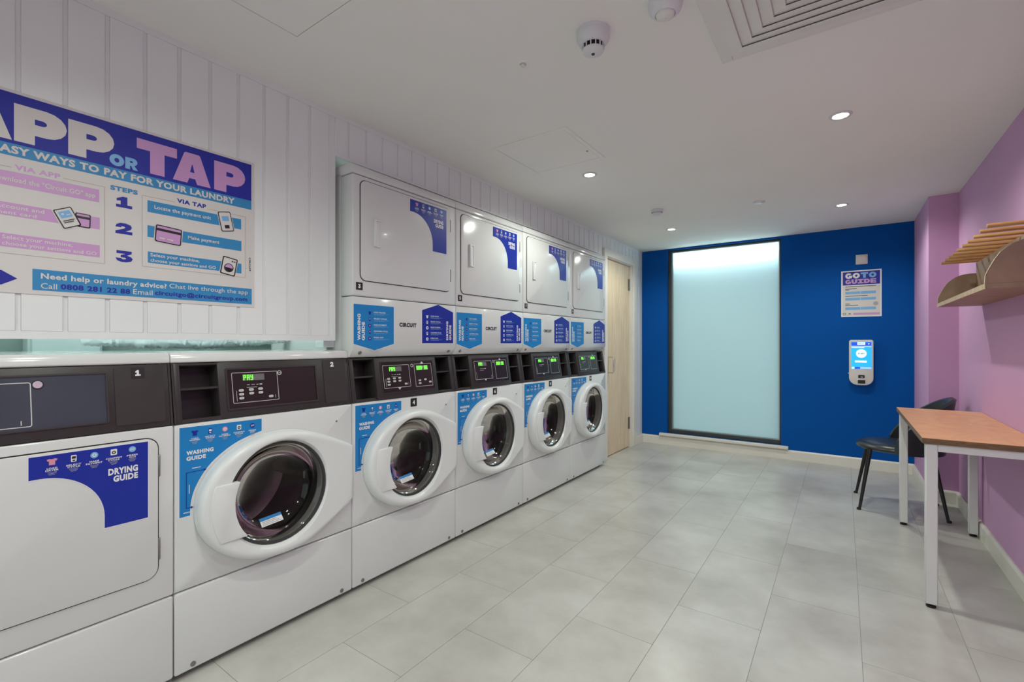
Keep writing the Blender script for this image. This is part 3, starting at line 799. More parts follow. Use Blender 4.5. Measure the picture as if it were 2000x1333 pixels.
# ---- stacked washer + dryer towers
def tower_proto():
    root = thing('stacked_washer_dryer', '', 'washer dryer', (-D, Y0 + W, 0), 'stacked washer dryer towers in the row')
    cabinet(root, 1.90); washer_front(root); console_sides(root)
    co = console(root, [(.024, .136), (.546, .655)], False)
    t = MB(); t.M = CM; t.box(-.01, .006, .137, .545, .003, CL - .002, .003, 2); t.build('panel_block', 'console', co)
    t = MB(); t.M = CP; t.frame(.168, .520, zc(.8795), zc(1.034), .004, .006, .003, .005); t.build('panel_bezel', 'console', co)
    t = MB(); t.M = CP; t.rect(.172, .516, zc(.8835), zc(1.030), .006, .0012); t.build('panel_film', 'panel_film', co)
    washer_controls(root, co, .181, .0072, True); dryer_controls(root, co, .384, .0072)
    washing_sticker(root)
    # dryer half
    t = MB(); t.prism([(-.09, 1.060), (-.030, 1.060), (-.026, 1.062), (.0, 1.100), (.0, 1.336), (-.09, 1.336)], BW0, BW1, 'y', .003, 2); t.build('sticker_panel', 'enamel', root)
    for ys in (.048, W - .048):
        t = MB(); t.M = Matrix.Translation((-.012, ys, 1.081)) @ Matrix.Rotation(math.radians(33), 4, 'Y'); t.lathe([(.009, 0), (.009, .002), (.003, .004)], 14, caps=(True, True)); t.build('screw', 'hinge_steel', root)
    t = MB(); t.box(-.09, 0, BW0, BW1, 1.3395, 1.8905, .008, 3); t.build('dryer_front', 'enamel', root)
    t = MB(); t.prism([(-.70, 1.893), (-.004, 1.893), (0, 1.897), (-.002, 1.922), (-.012, 1.936), (-.03, 1.940), (-.70, 1.940)], BW0, BW1, 'y', .002, 2); t.build('top_panel', 'enamel', root)
    d_ = slab_door(root, .0415, .6345, 1.412, 1.869)
    t = MB(); t.box(.0062, .0190, .108, .120, 1.575, 1.705, .004, 2); t.box(.0062, .0120, .120, .152, 1.575, 1.583, .002, 1); t.box(.0062, .0120, .120, .152, 1.697, 1.705, .002, 1); t.box(.0062, .0105, .146, .152, 1.575, 1.705, .002, 1); t.box(.0062, .0078, .120, .146, 1.583, 1.697); t.build('door_handle', 'door_plastic', d_)
    drying_sticker(root, plane_x(.0066), .3365, .6025, 1.6155, 1.856)
    M = plane_x(0)
    # pentagon stickers
    a0, a1 = .006, .2365
    s_ = sticker('washing_guide_sign', [(a0, 1.302), (a0, 1.1215), ((a0 + a1) / 2, 1.0915), (a1, 1.1215), (a1, 1.302)], M, 'sticker_blue', root)
    t = MB(); t.M = M; t.text('WASHING', .026, .0425, 1.138, 1.258, .001, weight=.05, rot=90); t.text('GUIDE', .049, .066, 1.138, 1.222, .001, weight=.05, rot=90); t.build('title_lettering', 'print_white', s_)
    def rows(parent, u, ut, drying):
        t = MB(); t.M = M; q = .009
        for k in range(5):
            v = 1.265 - .0295 * k
            t.mi = 1 if not drying else 0
            if k == 0: t.shape([shirt(u, v, q * 2, q * 1.7)], .001)
            elif k in (1, 3): t.rect(u - q * .55, u + q * .55, v - q * .9, v + q * .9, .001, r=.002); t.mi = 2; t.rect(u - q * .3, u + q * .3, v - q * .1, v + q * .5, .0014)
            else: t.shape([circle(u, v, q * .95)], .001); t.mi = 2; t.shape([circle(u, v, q * .4)], .0014)
        t.build('pictograms', ['print_white', 'sticker_navy', 'print_pink' if not drying else 'sticker_navy'], parent)['kind'] = 'stuff'
        t = MB(); t.M = M
        for k in range(5):
            v = 1.265 - .0295 * k; a, b_ = STEPS[k]; b_ = b_ or ('DRYER' if drying else 'WASHER'); s2 = a + ' ' + b_
            t.text(s2, ut, ut + .0062 * len(s2), v + .001, v + .0075, .001, weight=.02)
        t.build('caption_lettering', 'print_white', parent)['kind'] = 'stuff'
        t = MB(); t.M = M
        for k in range(5):
            v = 1.265 - .0295 * k
            for j, wd in enumerate((.088, .062)): t.rect(ut, ut + wd, v - .004 - j * .0042, v - .0028 - j * .0042, .001)
        t.build('small_print', 'poster_pale', parent)['kind'] = 'stuff'
    rows(s_, .094, .117, False)
    a0, a1 = .4255, .6635
    s_ = sticker('drying_guide_sign', [(a0, 1.1245), (a1, 1.1245), (a1, 1.298), ((a0 + a1) / 2, 1.3335), (a0, 1.298)], M, 'sticker_navy', root)
    t = MB(); t.M = M; t.text('DRYING', .607, .6225, 1.142, 1.246, .001, weight=.05, rot=90); t.text('GUIDE', .631, .6475, 1.142, 1.226, .001, weight=.05, rot=90); t.build('title_lettering', 'print_white', s_)
    rows(s_, .462, .487, True)
    t = MB(); t.M = M; t.text('CIRCUIT', .272, .386, 1.206, 1.227, .0003, weight=.06); t.build('maker_lettering', 'print_black', root)
    return root
proto = tower_proto()
LABELS = ['stacked washer and dryer numbered 3 and 4, nearest of the four towers',
          'stacked washer and dryer tower numbered 5 and 6, second of the four',
          'stacked washer and dryer tower numbered 7 and 8, third of the four',
          'stacked washer and dryer at the far end, beside the oak door']
def copy_tree(o, parent=None):
    q = o.copy(); COL.objects.link(q)
    if parent:
        q.parent = parent; q.matrix_local = o.matrix_local.copy()
    for ch in list(o.children): copy_tree(ch, q)
    return q
towers = [proto]
for k in range(1, 4):
    q = copy_tree(proto); q.location = (-D, Y0 + W * (1 + k), 0); towers.append(q)
for k, q in enumerate(towers):
    q['label'] = LABELS[k]
    number_plate(q, str(3 + 2 * k), .0185, .0545, 1.3665, 1.4015)
    number_plate(q, str(4 + 2 * k), .346, .388, .8015, .8435)

# ---- behind the machines
du = MB(); pts = []; rad = []
for k in range(90):
    f = k / 89; pts.append((-2.28 + .05 * math.sin(f * 5), .50 + .80 * f, 1.152))
    rad.append((.050 if k % 2 else .045) * (.45 + .55 * math.sin(PI * min(1, .16 + f * .80))))
du.tube(pts, rad, 22)
for v in du.bm.verts:
    v.co += Vector((random.uniform(-1, 1), 0, random.uniform(-1, 1))) * .0045
tag(du.build('foil_duct', 'foil'), 'crumpled silver foil duct lying on the machine tops under the boarded wall', 'duct')
bx = thing('service_cabinet', 'pale box on the wall behind dryer 1, seen through the slot', 'cabinet', (XV, 0, 0))
t = MB(); t.box(0, .10, .45, .70, .85, 1.45, .004, 1); t.build('body', 'service_box', bx)
t = MB(); t.box(.10, .112, .46, .69, .86, 1.44, .003, 1); t.build('cover', 'service_box', bx)
bt = thing('added_batten_light', 'added tube light, unseen, lighting the space behind the machines in place of daylight', 'lamp', (-2.12, -.9, H))  # unseen tube added to light the void in place of daylight
t = MB(); t.box(-.03, .03, 0, 2.1, -.05, 0, .004, 1); t.build('housing', 'steel_white', bt)
t = MB(); t.tube([(0, .03, -.066), (0, 2.07, -.066)], .013, 12); t.build('tube', 'added_tube_glow', bt)

# ================================================================= POSTER OVER THE MACHINES
ps = thing('poster', 'large blue and white payment poster on the boarded wall over machines 1 and 2', 'poster', (XL, 0, 0))
PM = plane_x(.0005)
PY0 = -.20
t = MB(); t.M = PM; t.rect(PY0, .9235, 1.2635, 1.8275, 0, .0016); t.build('sheet', 'paper', ps)
w1, w2, w3 = .0016, .0021, .0026
t = MB(); t.M = PM; t.rect(PY0, .9125, 1.6785, 1.8190, w1); hb = t.build('header_band', 'poster_navy', ps)
t = MB(); t.M = PM; t.rect(PY0, .9125, 1.6440, 1.6785, w1); sb = t.build('subtitle_band', 'poster_sky', ps)
t = MB(); t.M = PM
for ch, a, b_ in (('A', .148, .267), ('P', .271, .380), ('P', .383, .491)): glyph(t, ch, a, b_, 1.688, 1.7925, w2)
t.build('title_lettering', 'paper', hb)
t = MB(); t.M = PM
for ch, a, b_ in (('O', .479, .516), ('R', .519, .552)): glyph(t, ch, a, b_, 1.6865, 1.7235, w2)
t.build('title_lettering', 'poster_pale', hb)
t = MB(); t.M = PM
for ch, a, b_ in (('T', .549, .662), ('A', .650, .768), ('P', .780, .889)): glyph(t, ch, a, b_, 1.689, 1.7955, w2)
t.build('title_lettering', 'poster_lilac', hb)
t = MB(); t.M = PM; t.text('EASY WAYS TO PAY FOR YOUR LAUNDRY', .229, .851, 1.6505, 1.6725, w2, weight=.045); t.build('subtitle_lettering', 'paper', sb)
# left column: via app
def bar(name, m_, u0, u1, v0, v1):
    t = MB(); t.M = PM; t.rect(u0, u1, v0, v1, w1); return t.build(name, m_, ps)
def words(parent, m_, *L):
    for (s_, u0, u1, v0, v1, wt) in L:
        t = MB(); t.M = PM; t.text(s_, u0, u1, v0, v1, w2, weight=wt); t.build('lettering', m_, parent)
for q_ in ((PY0 + .06, .468, 1.3715, 1.6125), (.563, .8906, 1.377, 1.612)):
    t = MB(); t.M = PM; t.frame(*q_, .0012, w1); t.build('panel_outline', 'line_tan', ps)
for q_ in ((.266, .371, 1.600, 1.625), (.656, .759, 1.603, 1.63)):
    t = MB(); t.M = PM; t.rect(*q_, w1 + .0002); t.build('heading_gap', 'paper', ps)
b1 = bar('instruction_bar', 'poster_lilac', PY0 + .08, .4545, 1.5605, 1.5995); words(b1, 'paper', ('Download the "Circuit GO" app', .226, .445, 1.5675, 1.5865, .02))
b2 = bar('instruction_bar', 'poster_lilac', PY0 + .08, .4555, 1.477, 1.513); words(b2, 'paper', ('account and', .2385, .332, 1.4965, 1.508, .02), ('payment card', .208, .316, 1.4775, 1.4905, .02))
b3 = bar('instruction_bar', 'poster_lilac', PY0 + .08, .4555, 1.390, 1.427); words(b3, 'paper', ('Select your machine,', .2482, .393, 1.4085, 1.4225, .02), ('choose your settings and GO', .2482, .448, 1.3915, 1.4055, .02))
words(ps, 'poster_lilac', ('VIA APP', .272, .366, 1.607, 1.622, .045))
words(ps, 'poster_navy', ('VIA TAP', .662, .7535, 1.611, 1.626, .045))
for ch_, a, b_, c_, d_ in (('1', .4955, .5370, 1.558, 1.593), ('2', .494, .5375, 1.4735, 1.5085), ('3', .494, .5385, 1.384, 1.420)):
    t = MB(); t.M = PM; glyph(t, ch_, a, b_, c_, d_, w1); t.build('step_number', 'poster_navy', ps)
words(ps, 'poster_sky', ('STEPS', .481, .5515, 1.608, 1.623, .05))
b1 = bar('instruction_bar', 'poster_sky', .578, .8745, 1.560, 1.5985); words(b1, 'paper', ('Locate the payment unit', .597, .769, 1.5705, 1.587, .02))
b2 = bar('instruction_bar', 'poster_sky', .578, .8755, 1.477, 1.5155); words(b2, 'paper', ('Make payment', .6955, .7975, 1.4875, 1.503, .02))
b3 = bar('instruction_bar', 'poster_sky', .579, .8755, 1.3915, 1.4285); words(b3, 'paper', ('Select your machine,', .586, .732, 1.410, 1.4245, .02), ('choose your settings and GO', .586, .7855, 1.3925, 1.407, .02))
b4 = bar('help_bar', 'poster_sky', .3075, .9138, 1.2755, 1.3358)
words(b4, 'paper', ('Need help or laundry advice?', .3246, .632, 1.3045, 1.326, .03), ('Chat live through the app', .640, .8985, 1.308, 1.3285, .005), ('Call', .3246, .3588, 1.281, 1.297, .005), ('Email', .5394, .592, 1.2835, 1.300, .005))
words(b4, 'poster_navy', ('0808 281 22 88', .3665, .5315, 1.2825, 1.2985, .035), ('circuitgo@circuitgroup.com', .5984, .8972, 1.2815, 1.302, .03))
t = MB(); t.M = PM; t.shape([[(PY0 + .1, 1.318), (.247, 1.3245), (.2776, 1.304), (.247, 1.2845), (PY0 + .1, 1.292)]], w1); t.build('arrow', 'poster_navy', ps)
t = MB(); t.M = PM; t.text('CIRCUIT', .9025, .910, 1.403, 1.457, w1, weight=.03, rot=-90); t.build('maker_lettering', 'print_black', ps)
# pictures on the poster: (outline, centre, tilt)
def picture(name, cx_, cy_, ang, parts, mats_):
    t = MB(); t.M = PM @ Matrix.Translation((cx_, cy_, 0)) @ Matrix.Rotation(math.radians(ang), 4, 'Z')
    for i, (mi, loops) in enumerate(parts): t.mi = mi; t.shape(loops, w2 + i * .0004)
    t.build(name, mats_, ps)
PMATS = ['print_black', 'paper', 'poster_lilac', 'poster_pale']
picture('bank_card_picture', .416, 1.496, -2, [(0, [rrect(-.018, .018, -.021, .021, .004)]), (2, [rrect(-.015, .015, -.018, .018, .003)]), (0, [rrect(-.0155, .0155, .005, .012)])], PMATS)
picture('tablet_picture', .381, 1.4965, 26, [(1, [rrect(-.0245, .0245, -.031, .031, .004)]), (0, [rrect(-.022, .022, -.0285, .0285, .004)]), (1, [rrect(-.019, .019, -.0255, .0255, .002)]), (3, [rrect(-.014, .014, .001, .020)]), (1, [circle(-.006, .012, .0032)]), (1, [rrect(.001, .011, .006, .009)]), (0, [rrect(-.014, .014, -.008, -.006)]), (0, [rrect(-.014, .010, -.013, -.011)])], PMATS)
picture('phone_picture', .820, 1.5785, 12, [(1, [rrect(-.0245, .0245, -.0385, .0385, .007)]), (0, [rrect(-.0225, .0225, -.0365, .0365, .006)]), (1, [rrect(-.0195, .0195, -.0335, .0335, .004)]), (3, [rrect(-.012, .012, .002, .020)]), (0, [rrect(-.008, .008, -.025, -.013)])], PMATS)
picture('bank_card_picture', .6375, 1.4925, -4, [(1, [rrect(-.041, .041, -.0315, .0315, .006)]), (0, [rrect(-.0385, .0385, -.029, .029, .006)]), (2, [rrect(-.035, .035, -.0255, .0255, .004)]), (0, [rrect(-.0365, .0365, .009, .0175)]), (1, [rrect(-.026, -.010, -.017, -.013)]), (1, [rrect(-.003, .014, -.017, -.013)])], PMATS)
picture('washer_picture', .8305, 1.413, -10, [(1, [rrect(-.0285, .0285, -.0355, .0355, .005)]), (0, [rrect(-.0265, .0265, -.0335, .0335, .005)]), (1, [rrect(-.0225, .0225, -.0295, .0295, .003)]), (0, [circle(0, -.006, .0165)]), (1, [circle(0, -.006, .0135)]), (2, [arc(0, -.006, .0135, .0135, 0, 180, 12)]), (0, [arc(0, -.006, .0135, .0135, 180, 360, 12)]), (0, [circle(.008, .021, .0025)]), (0, [circle(.016, .021, .0025)])], PMATS)

# ================================================================= BACK WALL FITTINGS
gp = thing('guide_poster', 'small printed guide poster on the blue wall above the payment terminal', 'poster', (0, YB, 0))
GM = plane_y(-.0005)
t = MB(); t.M = GM; t.rect(-.0145, .278, 1.3665, 1.786, 0, .003); t.build('sheet', 'print_white', gp)
t = MB(); t.M = GM; t.rect(-.004, .268, 1.375, 1.648, .003); t.build('paper_panel', 'kiosk_white', gp)
t = MB(); t.M = GM; t.rect(-.003, .267, 1.655, 1.775, .003); hb = t.build('header_band', 'poster_navy', gp)
t = MB(); t.M = GM
for ch, a, b_ in (('G', .016, .066), ('O', .071, .123)): glyph(t, ch, a, b_, 1.714, 1.764, .0035)
t.build('title_lettering', 'print_white', hb)
t = MB(); t.M = GM
for ch, a, b_ in (('T', .129, .183), ('O', .188, .241)): glyph(t, ch, a, b_, 1.714, 1.764, .0035)
t.build('title_lettering', 'poster_pale', hb)
t = MB(); t.M = GM
for i, ch in enumerate('GUIDE'): glyph(t, ch, .016 + i * .0456, .016 + i * .0456 + .042, 1.666, 1.706, .0035)
t.build('title_lettering', 'poster_lilac', hb)
t = MB(); t.M = GM; t.mi = 0
for v in (1.572, 1.516, 1.430): t.rect(.016, .126, v, v + .024, .0036); t.rect(.129, .238, v, v + .024, .0036)
t.mi = 1
for (a, b_, v) in ((.016, .238, 1.638), (.016, .10, 1.618), (.016, .045, 1.608), (.016, .18, 1.553), (.016, .05, 1.482), (.016, .11, 1.468)): t.rect(a, b_, v, v + .005, .0036)
t.rect(.040, .058, 1.391, 1.397, .0036); t.frame(-.002, .020, 1.384, 1.402, .003, .0036)
t.mi = 2; t.rect(.075, .266, 1.384, 1.402, .0036); t.mi = 3; t.shape([circle(.236, 1.482, .018)], .0038)
t.build('print', ['poster_pale', 'print_black', 'poster_lilac', 'print_grey'], gp)

sw = thing('wall_switch', 'small white square switch plate high on the blue wall', 'switch', (0, YB, 0))
t = MB(); t.box(.0925, .1795, -.010, 0, 1.838, 1.925, .003, 2); t.build('plate', 'kiosk_white', sw)
t = MB(); t.box(.104, .168, -.014, -.0095, 1.852, 1.911, .002, 1); t.build('rocker', 'kiosk_white', sw)

ki = thing('payment_terminal', 'white wall-mounted payment terminal with lit blue touchscreen', 'payment terminal', (0, YB, 0))
def kiosk_outline(e=0.):
    return arc(.2195 - .018, 1.157 - .018, .018 - e, .018 - e, 0, 90, 6) + arc(.0430 + .018, 1.157 - .018, .018 - e, .018 - e, 90, 180, 6) + arc(.0430 + .065, .752 + .065, .065 - e, .065 - e, 180, 270, 8) + arc(.2195 - .065, .752 + .065, .065 - e, .065 - e, 270, 360, 8)
t = MB(); t.prism(kiosk_outline(), -.058, -.0005, 'y', .006, 3); body = t.build('body', 'kiosk_white', ki)
KM = plane_y(-.058)
t = MB(); t.M = KM; t.rect(.058, .2055, .895, 1.139, 0, .002, .003); scn = t.build('screen', 'screen_cyan', ki)
t = MB(); t.M = KM; t.rect(.0605, .203, 1.104, 1.136, .002); t.build('screen_header', 'screen_blue', scn)
t = MB(); t.M = KM; t.rect(.084, .124, .8985, .915, .0024); t.build('screen_tab', 'screen_blue', scn)
t = MB(); t.M = KM; t.rect(.1035, .160, 1.112, 1.136, .0024); t.shape([circle(.132, 1.035, .0385)], .0024); t.rect(.0865, .171, .955, .972, .0024); t.rect(.063, .083, .8985, .915, .0024); t.rect(.180, .190, 1.118, 1.124, .0024); t.rect(.063, .155, 1.085, 1.089, .0024); t.build('screen_shapes', 'screen_white', scn)
t = MB(); t.M = KM; t.rect(.124, .203, .8985, .915, .0023); t.rect(.0605, .203, 1.092, 1.104, .0022); t.build('screen_bars', 'screen_pale', scn)
t = MB(); t.M = KM; t.text('START', .108, .156, 1.029, 1.041, .003, weight=.03); t.text('CIRCUIT', .110, .154, 1.120, 1.128, .003, weight=.02); t.build('screen_lettering', 'print_black', scn)
t = MB(); t.box(.110, .156, -.062, -.057, .817, .843, .002, 1); t.build('card_reader', 'print_black', ki)
t = MB(); t.M = KM; t.rect(.127, .144, .822, .831, .0042); t.build('reader_mark', 'print_grey', ki)
t = MB(); t.box(.107, .161, -.062, -.057, .768, .799, .002, 1); t.build('chip_reader', 'console_dark', ki)
t = MB(); t.tube([(.0425, -.03, .855), (.0365, -.03, .855)], .005, 10); t.build('lock_button', 'kiosk_white', ki)

# ================================================================= CEILING FITTINGS
LSPOTS = [(-.010, 2.642, 'glowing recessed downlight nearest the purple wall and the diffuser'), (-1.290, 2.670, 'glowing recessed downlight beside the square hatch near the dryers'),
          (-.010, 4.350, 'glowing recessed downlight closest to the purple pier'), (-1.290, 4.372, 'glowing recessed downlight in front of the frosted window')]
ADDED_SPOTS = [(-.82, .55, 'added recessed downlight, unseen, above machine 2'), (-.010, .62, 'added recessed downlight, unseen, overhead by the diffuser'),  # unseen downlights added for soft fill
          (-1.29, -.85, 'added recessed downlight, unseen, behind the camera near machine 1'), (-.010, -.85, 'added recessed downlight, unseen, behind the camera near the purple wall')]
dl_parts = None
for i, spt in enumerate(LSPOTS + ADDED_SPOTS):
    x, y = spt[0], spt[1]
    lab = spt[2] if len(spt) > 2 else 'added recessed downlight, unseen, in the ceiling behind the camera'
    r_ = thing('downlight', lab, 'lamp', (x, y, H), 'recessed ceiling downlights')
    if dl_parts is None:
        t = MB(); t.lathe([(.046, 0), (.046, -.0025), (.043, -.005), (.033, -.005), (.030, -.0022)], 32, axis='z'); a = t.build('trim_ring', 'device_white', r_)
        t = MB(); t.lathe([(.030, -.0022), (.018, -.0022), (.001, -.0022)], 32, axis='z'); b_ = t.build('lens', 'lamp_glow', r_); dl_parts = (a, b_)
    else:
        for p in dl_parts: share(p, r_)
    ld = bpy.data.lights.new('downlight_beam', 'SPOT'); ld.energy = SPOT_W; ld.color = LAMP_COL; ld.spot_size = math.radians(160); ld.spot_blend = .62; ld.shadow_soft_size = .028
    lo = bpy.data.objects.new('downlight_beam', ld); COL.objects.link(lo); lo.parent = r_; lo.location = (0, 0, -.010)

def hatch(x0, x1, y0, y1, label, lock):
    r_ = thing('access_hatch', label, 'hatch', (0, 0, H), 'ceiling access hatches')
    t = MB(); fwd = .022
    for (xa, xb, ya, yb) in ((x0, x0 + fwd, y0, y1), (x1 - fwd, x1, y0, y1), (x0 + fwd, x1 - fwd, y0, y0 + fwd), (x0 + fwd, x1 - fwd, y1 - fwd, y1)):
        t.box(xa, xb, ya, yb, -.0035, 0)
    t.build('frame', 'ceiling_paint', r_)
    t = MB(); t.box(x0 + fwd, x1 - fwd, y0 + fwd, y1 - fwd, -.0004, 0); t.build('gap', 'gasket', r_)
    g = fwd + .0018
    t = MB(); t.box(x0 + g, x1 - g, y0 + g, y1 - g, -.003, -.0004); t.build('panel', 'ceiling_paint', r_)
    if lock:
        t = MB(); t.lathe([(.006, -.003), (.006, -.0042), (.002, -.0042)], 14, (lock[0], lock[1], 0), 'z'); t.build('lock', 'gasket', r_)
hatch(-1.556, -1.098, 2.010, 2.474, 'square access hatch in the ceiling with a small lock', (-1.14, 2.33))
hatch(-1.549, -1.09, .455, .913, 'ceiling hatch above the poster, cut by the top of the picture', None)

df_ = thing('air_diffuser', 'square white ceiling air diffuser with nested louvres', 'air vent', (0, 0, H))
X0, X1, Y1_, Y0_ = -.3675, .2275, 1.889, 1.294
cxd, cyd = (X0 + X1) / 2, (Y0_ + Y1_) / 2; hd = (X1 - X0) / 2
t = MB(); q = .037
for (xa, xb, ya, yb) in ((X0, X0 + q, Y0_, Y1_), (X1 - q, X1, Y0_, Y1_), (X0 + q, X1 - q, Y0_, Y0_ + q), (X0 + q, X1 - q, Y1_ - q, Y1_)): t.box(xa, xb, ya, yb, -.009, 0, .002, 1)
t.build('flange', 'vent_white', df_)
t = MB(); t.box(X0 + q, X1 - q, Y0_ + q, Y1_ - q, -.0012, -.0002); t.build('throat', 'vent_shade', df_)
for k in range(7):
    a = hd - .040 - k * .0365; bq = a - .036
    if bq < .004: break
    tm = bmesh.new(); rr = []
    for (hh, zz) in ((a + .0035, -.0075), (a + .0048, -.0088), (bq - .001, -.0160), (bq - .0025, -.0145)):
        rr.append([tm.verts.new((cxd + sx * hh, cyd + sy * hh, zz)) for sx, sy in ((-1, -1), (1, -1), (1, 1), (-1, 1))])
    for i in range(4):
        A, B = rr[i], rr[(i + 1) % 4]
        for j in range(4): tm.faces.new((A[j], A[(j + 1) % 4], B[(j + 1) % 4], B[j]))
    bmesh.ops.recalc_face_normals(tm, faces=tm.faces[:])
    t = MB(); t._add(tm); t.build('louvre', 'vent_white', df_)

sd = thing('smoke_detector', 'white domed smoke detector with black vent slots on the ceiling', 'smoke detector', (-.690, 1.455, H))
t = MB(); t.lathe([(.056, 0), (.056, -.012), (.055, -.0125), (.055, -.028), (.050, -.036), (.040, -.046)], 36, axis='z'); t.build('base', 'device_white', sd)
t = MB(); t.lathe([(.0335, -.046), (.0335, -.064)], 28, axis='z'); t.build('chamber', 'dark_slot', sd)
t = MB(); t.lathe([(.040, -.046), (.036, -.0475)], 36, axis='z')
for k in range(14):
    a = 2 * PI * k / 14; t.M = Matrix.Rotation(a, 4, 'Z'); t.box(.0330, .0375, -.0016, .0016, -.064, -.046)
t.M = I4.copy(); t.lathe([(.0365, -.062), (.035, -.068), (.026, -.073), (.001, -.075)], 36, axis='z'); t.build('vent_cage', 'device_white', sd)
t = MB(); t.lathe([(.006, -.0745), (.005, -.0775), (.001, -.0785)], 16, axis='z'); t.build('indicator', 'gasket', sd)
pr_ = thing('motion_sensor', 'round white motion sensor on the ceiling at the picture top', 'sensor', (-.447, 1.452, H))
t = MB(); t.lathe([(.052, 0), (.052, -.014), (.047, -.030), (.036, -.040), (.030, -.042)], 36, axis='z'); t.build('base', 'device_white', pr_)
t = MB(); t.lathe([(.029, -.041), (.027, -.046), (.019, -.051), (.001, -.053)], 32, axis='z'); t.build('lens', 'vent_white', pr_)
s2 = thing('heat_detector', 'small white detector on the ceiling between the left downlights', 'smoke detector', (-1.197, 3.680, H))
t = MB(); t.lathe([(.046, 0), (.046, -.014), (.042, -.022)], 30, axis='z'); t.build('base', 'device_white', s2)
t = MB(); t.lathe([(.036, -.022), (.034, -.034), (.022, -.040), (.001, -.041)], 30, axis='z'); t.build('cap', 'device_white', s2)
t = MB(); t.lathe([(.041, 0), (.041, -.004), (.037, -.007), (.001, -.008)], 30, (0, 0, 0), 'z'); cd = t.build('ceiling_disc', 'device_white', loc=(-.512, 3.912, H)); tag(cd, 'flat white round cover disc on the ceiling before the window', 'cover')
sp = thing('sprinkler_head', 'tiny white sprinkler cover left of the smoke detector', 'sprinkler', (-.984, 1.470, H))
t = MB(); t.lathe([(.020, 0), (.019, -.0025), (.012, -.003)], 24, axis='z'); t.build('rosette', 'ceiling_paint', sp)
t = MB(); t.lathe([(.010, -.003), (.009, -.009), (.004, -.011), (.001, -.011)], 20, axis='z'); t.build('head', 'device_white', sp)

# ================================================================= TABLE, CHAIR, SHELF
TX0, TX1, TY0, TY1, TZ = .2745, XR - .0015, 2.640, 3.818, .7225
tb = thing('narrow_table', 'narrow wood-topped table with white square steel legs by the purple wall', 'table', (0, 0, 0))
t = MB(); t.box(TX0, TX1, TY0, TY1, TZ - .024, TZ - .001, .0012, 1); top = t.build('table_top', 'table_edge', tb)
t = MB(); t.box(TX0 + .001, TX1 - .001, TY0 + .001, TY1 - .001, TZ - .0012, TZ); t.build('top_veneer', 'table_wood', top)
LW = .040
lx = (TX0 + .012, TX1 - .018 - LW); ly = (TY0 + .010, TY1 - .010 - LW)
for a in lx:
    for b_ in ly:
        t = MB(); t.box(a, a + LW, b_, b_ + LW, .016, TZ - .0245, .003, 1); lg = t.build('leg', 'steel_white', tb)
        t = MB(); t.lathe([(.017, 0), (.017, .007), (.008, .010), (.008, .018)], 16, (a + LW / 2, b_ + LW / 2, 0), 'z', (True, True)); t.build('foot', 'rubber', lg)
t = MB()
t.box(lx[0] + LW, lx[1], ly[0] + .002, ly[0] + .032, TZ - .0565, TZ - .0245, .002, 1); t.build('rail', 'steel_white', tb)
t = MB(); t.box(lx[0] + LW, lx[1], ly[1] + .008, ly[1] + .038, TZ - .0565, TZ - .0245, .002, 1); t.build('rail', 'steel_white', tb)
for a in (lx[0] + .012, lx[1] + .004):
    t = MB(); t.box(a, a + .024, ly[0] + LW, ly[1], TZ - .0445, TZ - .0245, .002, 1); t.build('rail', 'steel_white', tb)

CX, CY = .305, 4.165
ch = thing('chair', 'black leather chair with rounded seat behind the far table end', 'chair', (CX, CY, 0))
t = MB(); t.lathe([(.001, .452), (.12, .450), (.185, .444), (.212, .432), (.219, .418), (.214, .404), (.195, .396), (.001, .394)], 44, axis='z')
for v in t.bm.verts: v.co.x *= 1.06
t.build('seat', 'leather', ch)
# wrap-round back: opens towards -X
tm = bmesh.new(); cols_ = []
NA = 34
for i in range(NA + 1):
    a = math.radians(-100 + 200 * i / NA); f = max(0, math.cos(a * .90)) ** .85
    topz = .462 + .300 * f; botz = .395
    col_ = []
    for k in range(9):
        zz = botz + (topz - botz) * k / 8; lean = (zz - .40) * .14 * max(0, math.cos(a))
        r_o = .236 + lean; r_i = .206 + lean
        col_.append((r_o, zz))
    inn = [(r - .032, z_ - (.004 if j == 8 else 0)) for j, (r, z_) in enumerate(col_)][::-1]
    prof = col_ + [((col_[-1][0] + inn[0][0]) / 2, col_[-1][1] + .010)] + inn
    cols_.append([tm.verts.new((r * 1.0 * math.cos(a) + .010, r * .94 * math.sin(a), z_)) for r, z_ in prof])
for i in range(NA):
    A, B = cols_[i], cols_[i + 1]; n = len(A)
    for k in range(n): tm.faces.new((A[k], A[(k + 1) % n], B[(k + 1) % n], B[k]))
tm.faces.new(cols_[0]); tm.faces.new(cols_[-1][::-1]); bmesh.ops.recalc_face_normals(tm, faces=tm.faces[:])
t = MB(); t._add(tm, True); t.build('backrest', 'leather', ch)
for sx, sy, bx_, by_ in ((-1, -1, -.218, -.212), (-1, 1, -.228, .215), (1, -1, .238, -.184), (1, 1, .226, .195)):
    t = MB(); t.tube([(sx * .155 if sx < 0 else .165, sy * .15, .405), (bx_ * .98, by_ * .98, .012)], [.0145, .0088], 12); lg = t.build('leg', 'leg_black', ch)
    t = MB(); t.lathe([(.0125, 0), (.0125, .010), (.010, .014)], 12, (bx_, by_, 0), 'z', (True, True)); t.build('foot', 'rubber', lg)
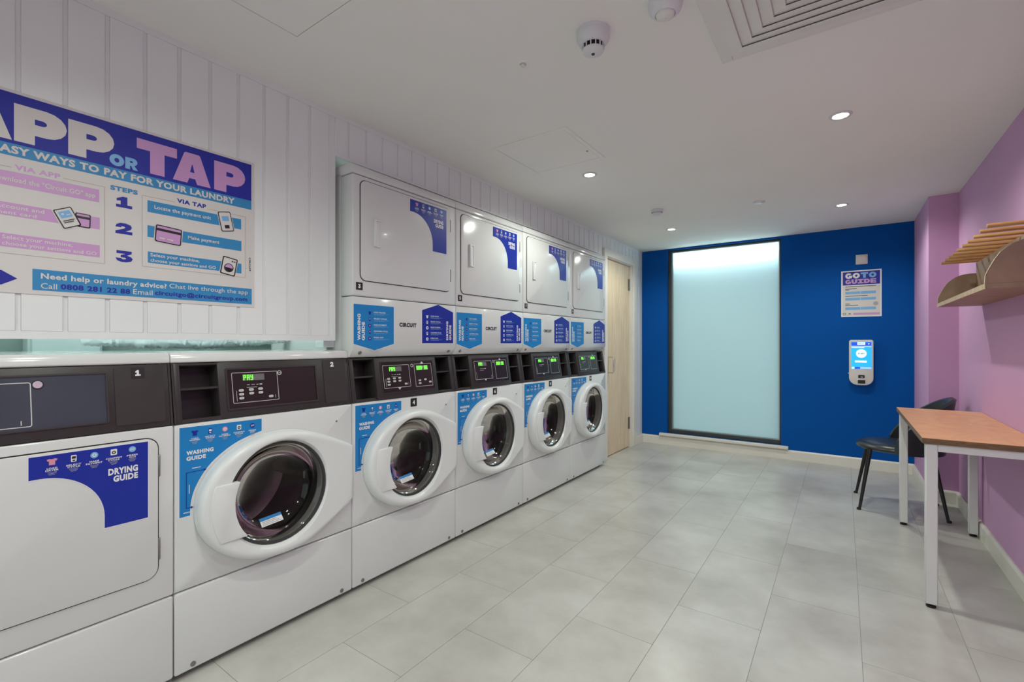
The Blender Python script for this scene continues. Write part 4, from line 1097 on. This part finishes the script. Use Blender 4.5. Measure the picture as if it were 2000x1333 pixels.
t = MB(); t.tube([(-.16, -.15, .392), (-.16, .15, .392)], .009, 8); t.tube([(.165, -.15, .392), (.165, .15, .392)], .009, 8); t.build('under_frame', 'leg_black', ch)

SX0, SYN, SYF, SZ = .4655, 2.630, 3.800, 1.3425
sh = thing('coat_shelf', 'oak wall shelf with rounded ends and a row of pegs on the purple wall', 'shelf', (0, 0, 0))
t = MB(); t.box(SX0, XR - .0005, SYN, SYF, SZ, SZ + .0215, .001, 1); t.build('shelf_board', 'shelf_oak', sh)
t = MB(); t.box(SX0 - .0015, SX0, SYN, SYF, SZ, SZ + .0215); t.build('edge_band', 'shelf_edge', sh)
pr_pts = [(.4655, 1.364), (.467, 1.393), (.4735, 1.413), (.482, 1.4325), (.495, 1.461), (.5104, 1.4864), (.527, 1.503), (.5458, 1.5165), (.5735, 1.527), (.605, 1.531), (XR - .0005, 1.531), (XR - .0005, 1.364)]
for yy in (SYN, SYF - .018):
    t = MB(); t.prism(pr_pts, yy, yy + .018, 'y'); e = t.build('end_panel', 'shelf_oak', sh)
    t = MB(); tm = bmesh.new()
    A = [tm.verts.new((p[0] - .0012, yy, p[1] + .0010)) for p in pr_pts[:11]]; B = [tm.verts.new((p[0] - .0012, yy + .018, p[1] + .0010)) for p in pr_pts[:11]]
    for i in range(10): tm.faces.new((A[i], B[i], B[i + 1], A[i + 1]))
    t._add(tm, True); t.build('edge_band', 'shelf_edge', e)
t = MB(); t.box(XR - .028, XR - .0005, SYN + .018, SYF - .018, SZ + .0215, 1.592, .001, 1); t.build('back_board', 'shelf_oak', sh)
pg = None
y_ = SYF - .001
for k in range(10):
    yy = SYF - .002 - .1218 * k - .008
    if pg is None:
        t = MB(); t.tube([(.4816, 0, 0), (.4835, 0, 0), (XR - .0005, 0, 0)], [.0075, .0088, .0088], 14); pg = t.build('peg', 'peg_wood', sh, (0, yy, 1.605))
        t = MB(); t.lathe([(.0075, .4812), (.0003, .4808)], 14); t.build('peg_end', 'shelf_edge', pg)
    else:
        q = share(pg, sh, (0, yy, 1.605)); share(pg.children[0], q)
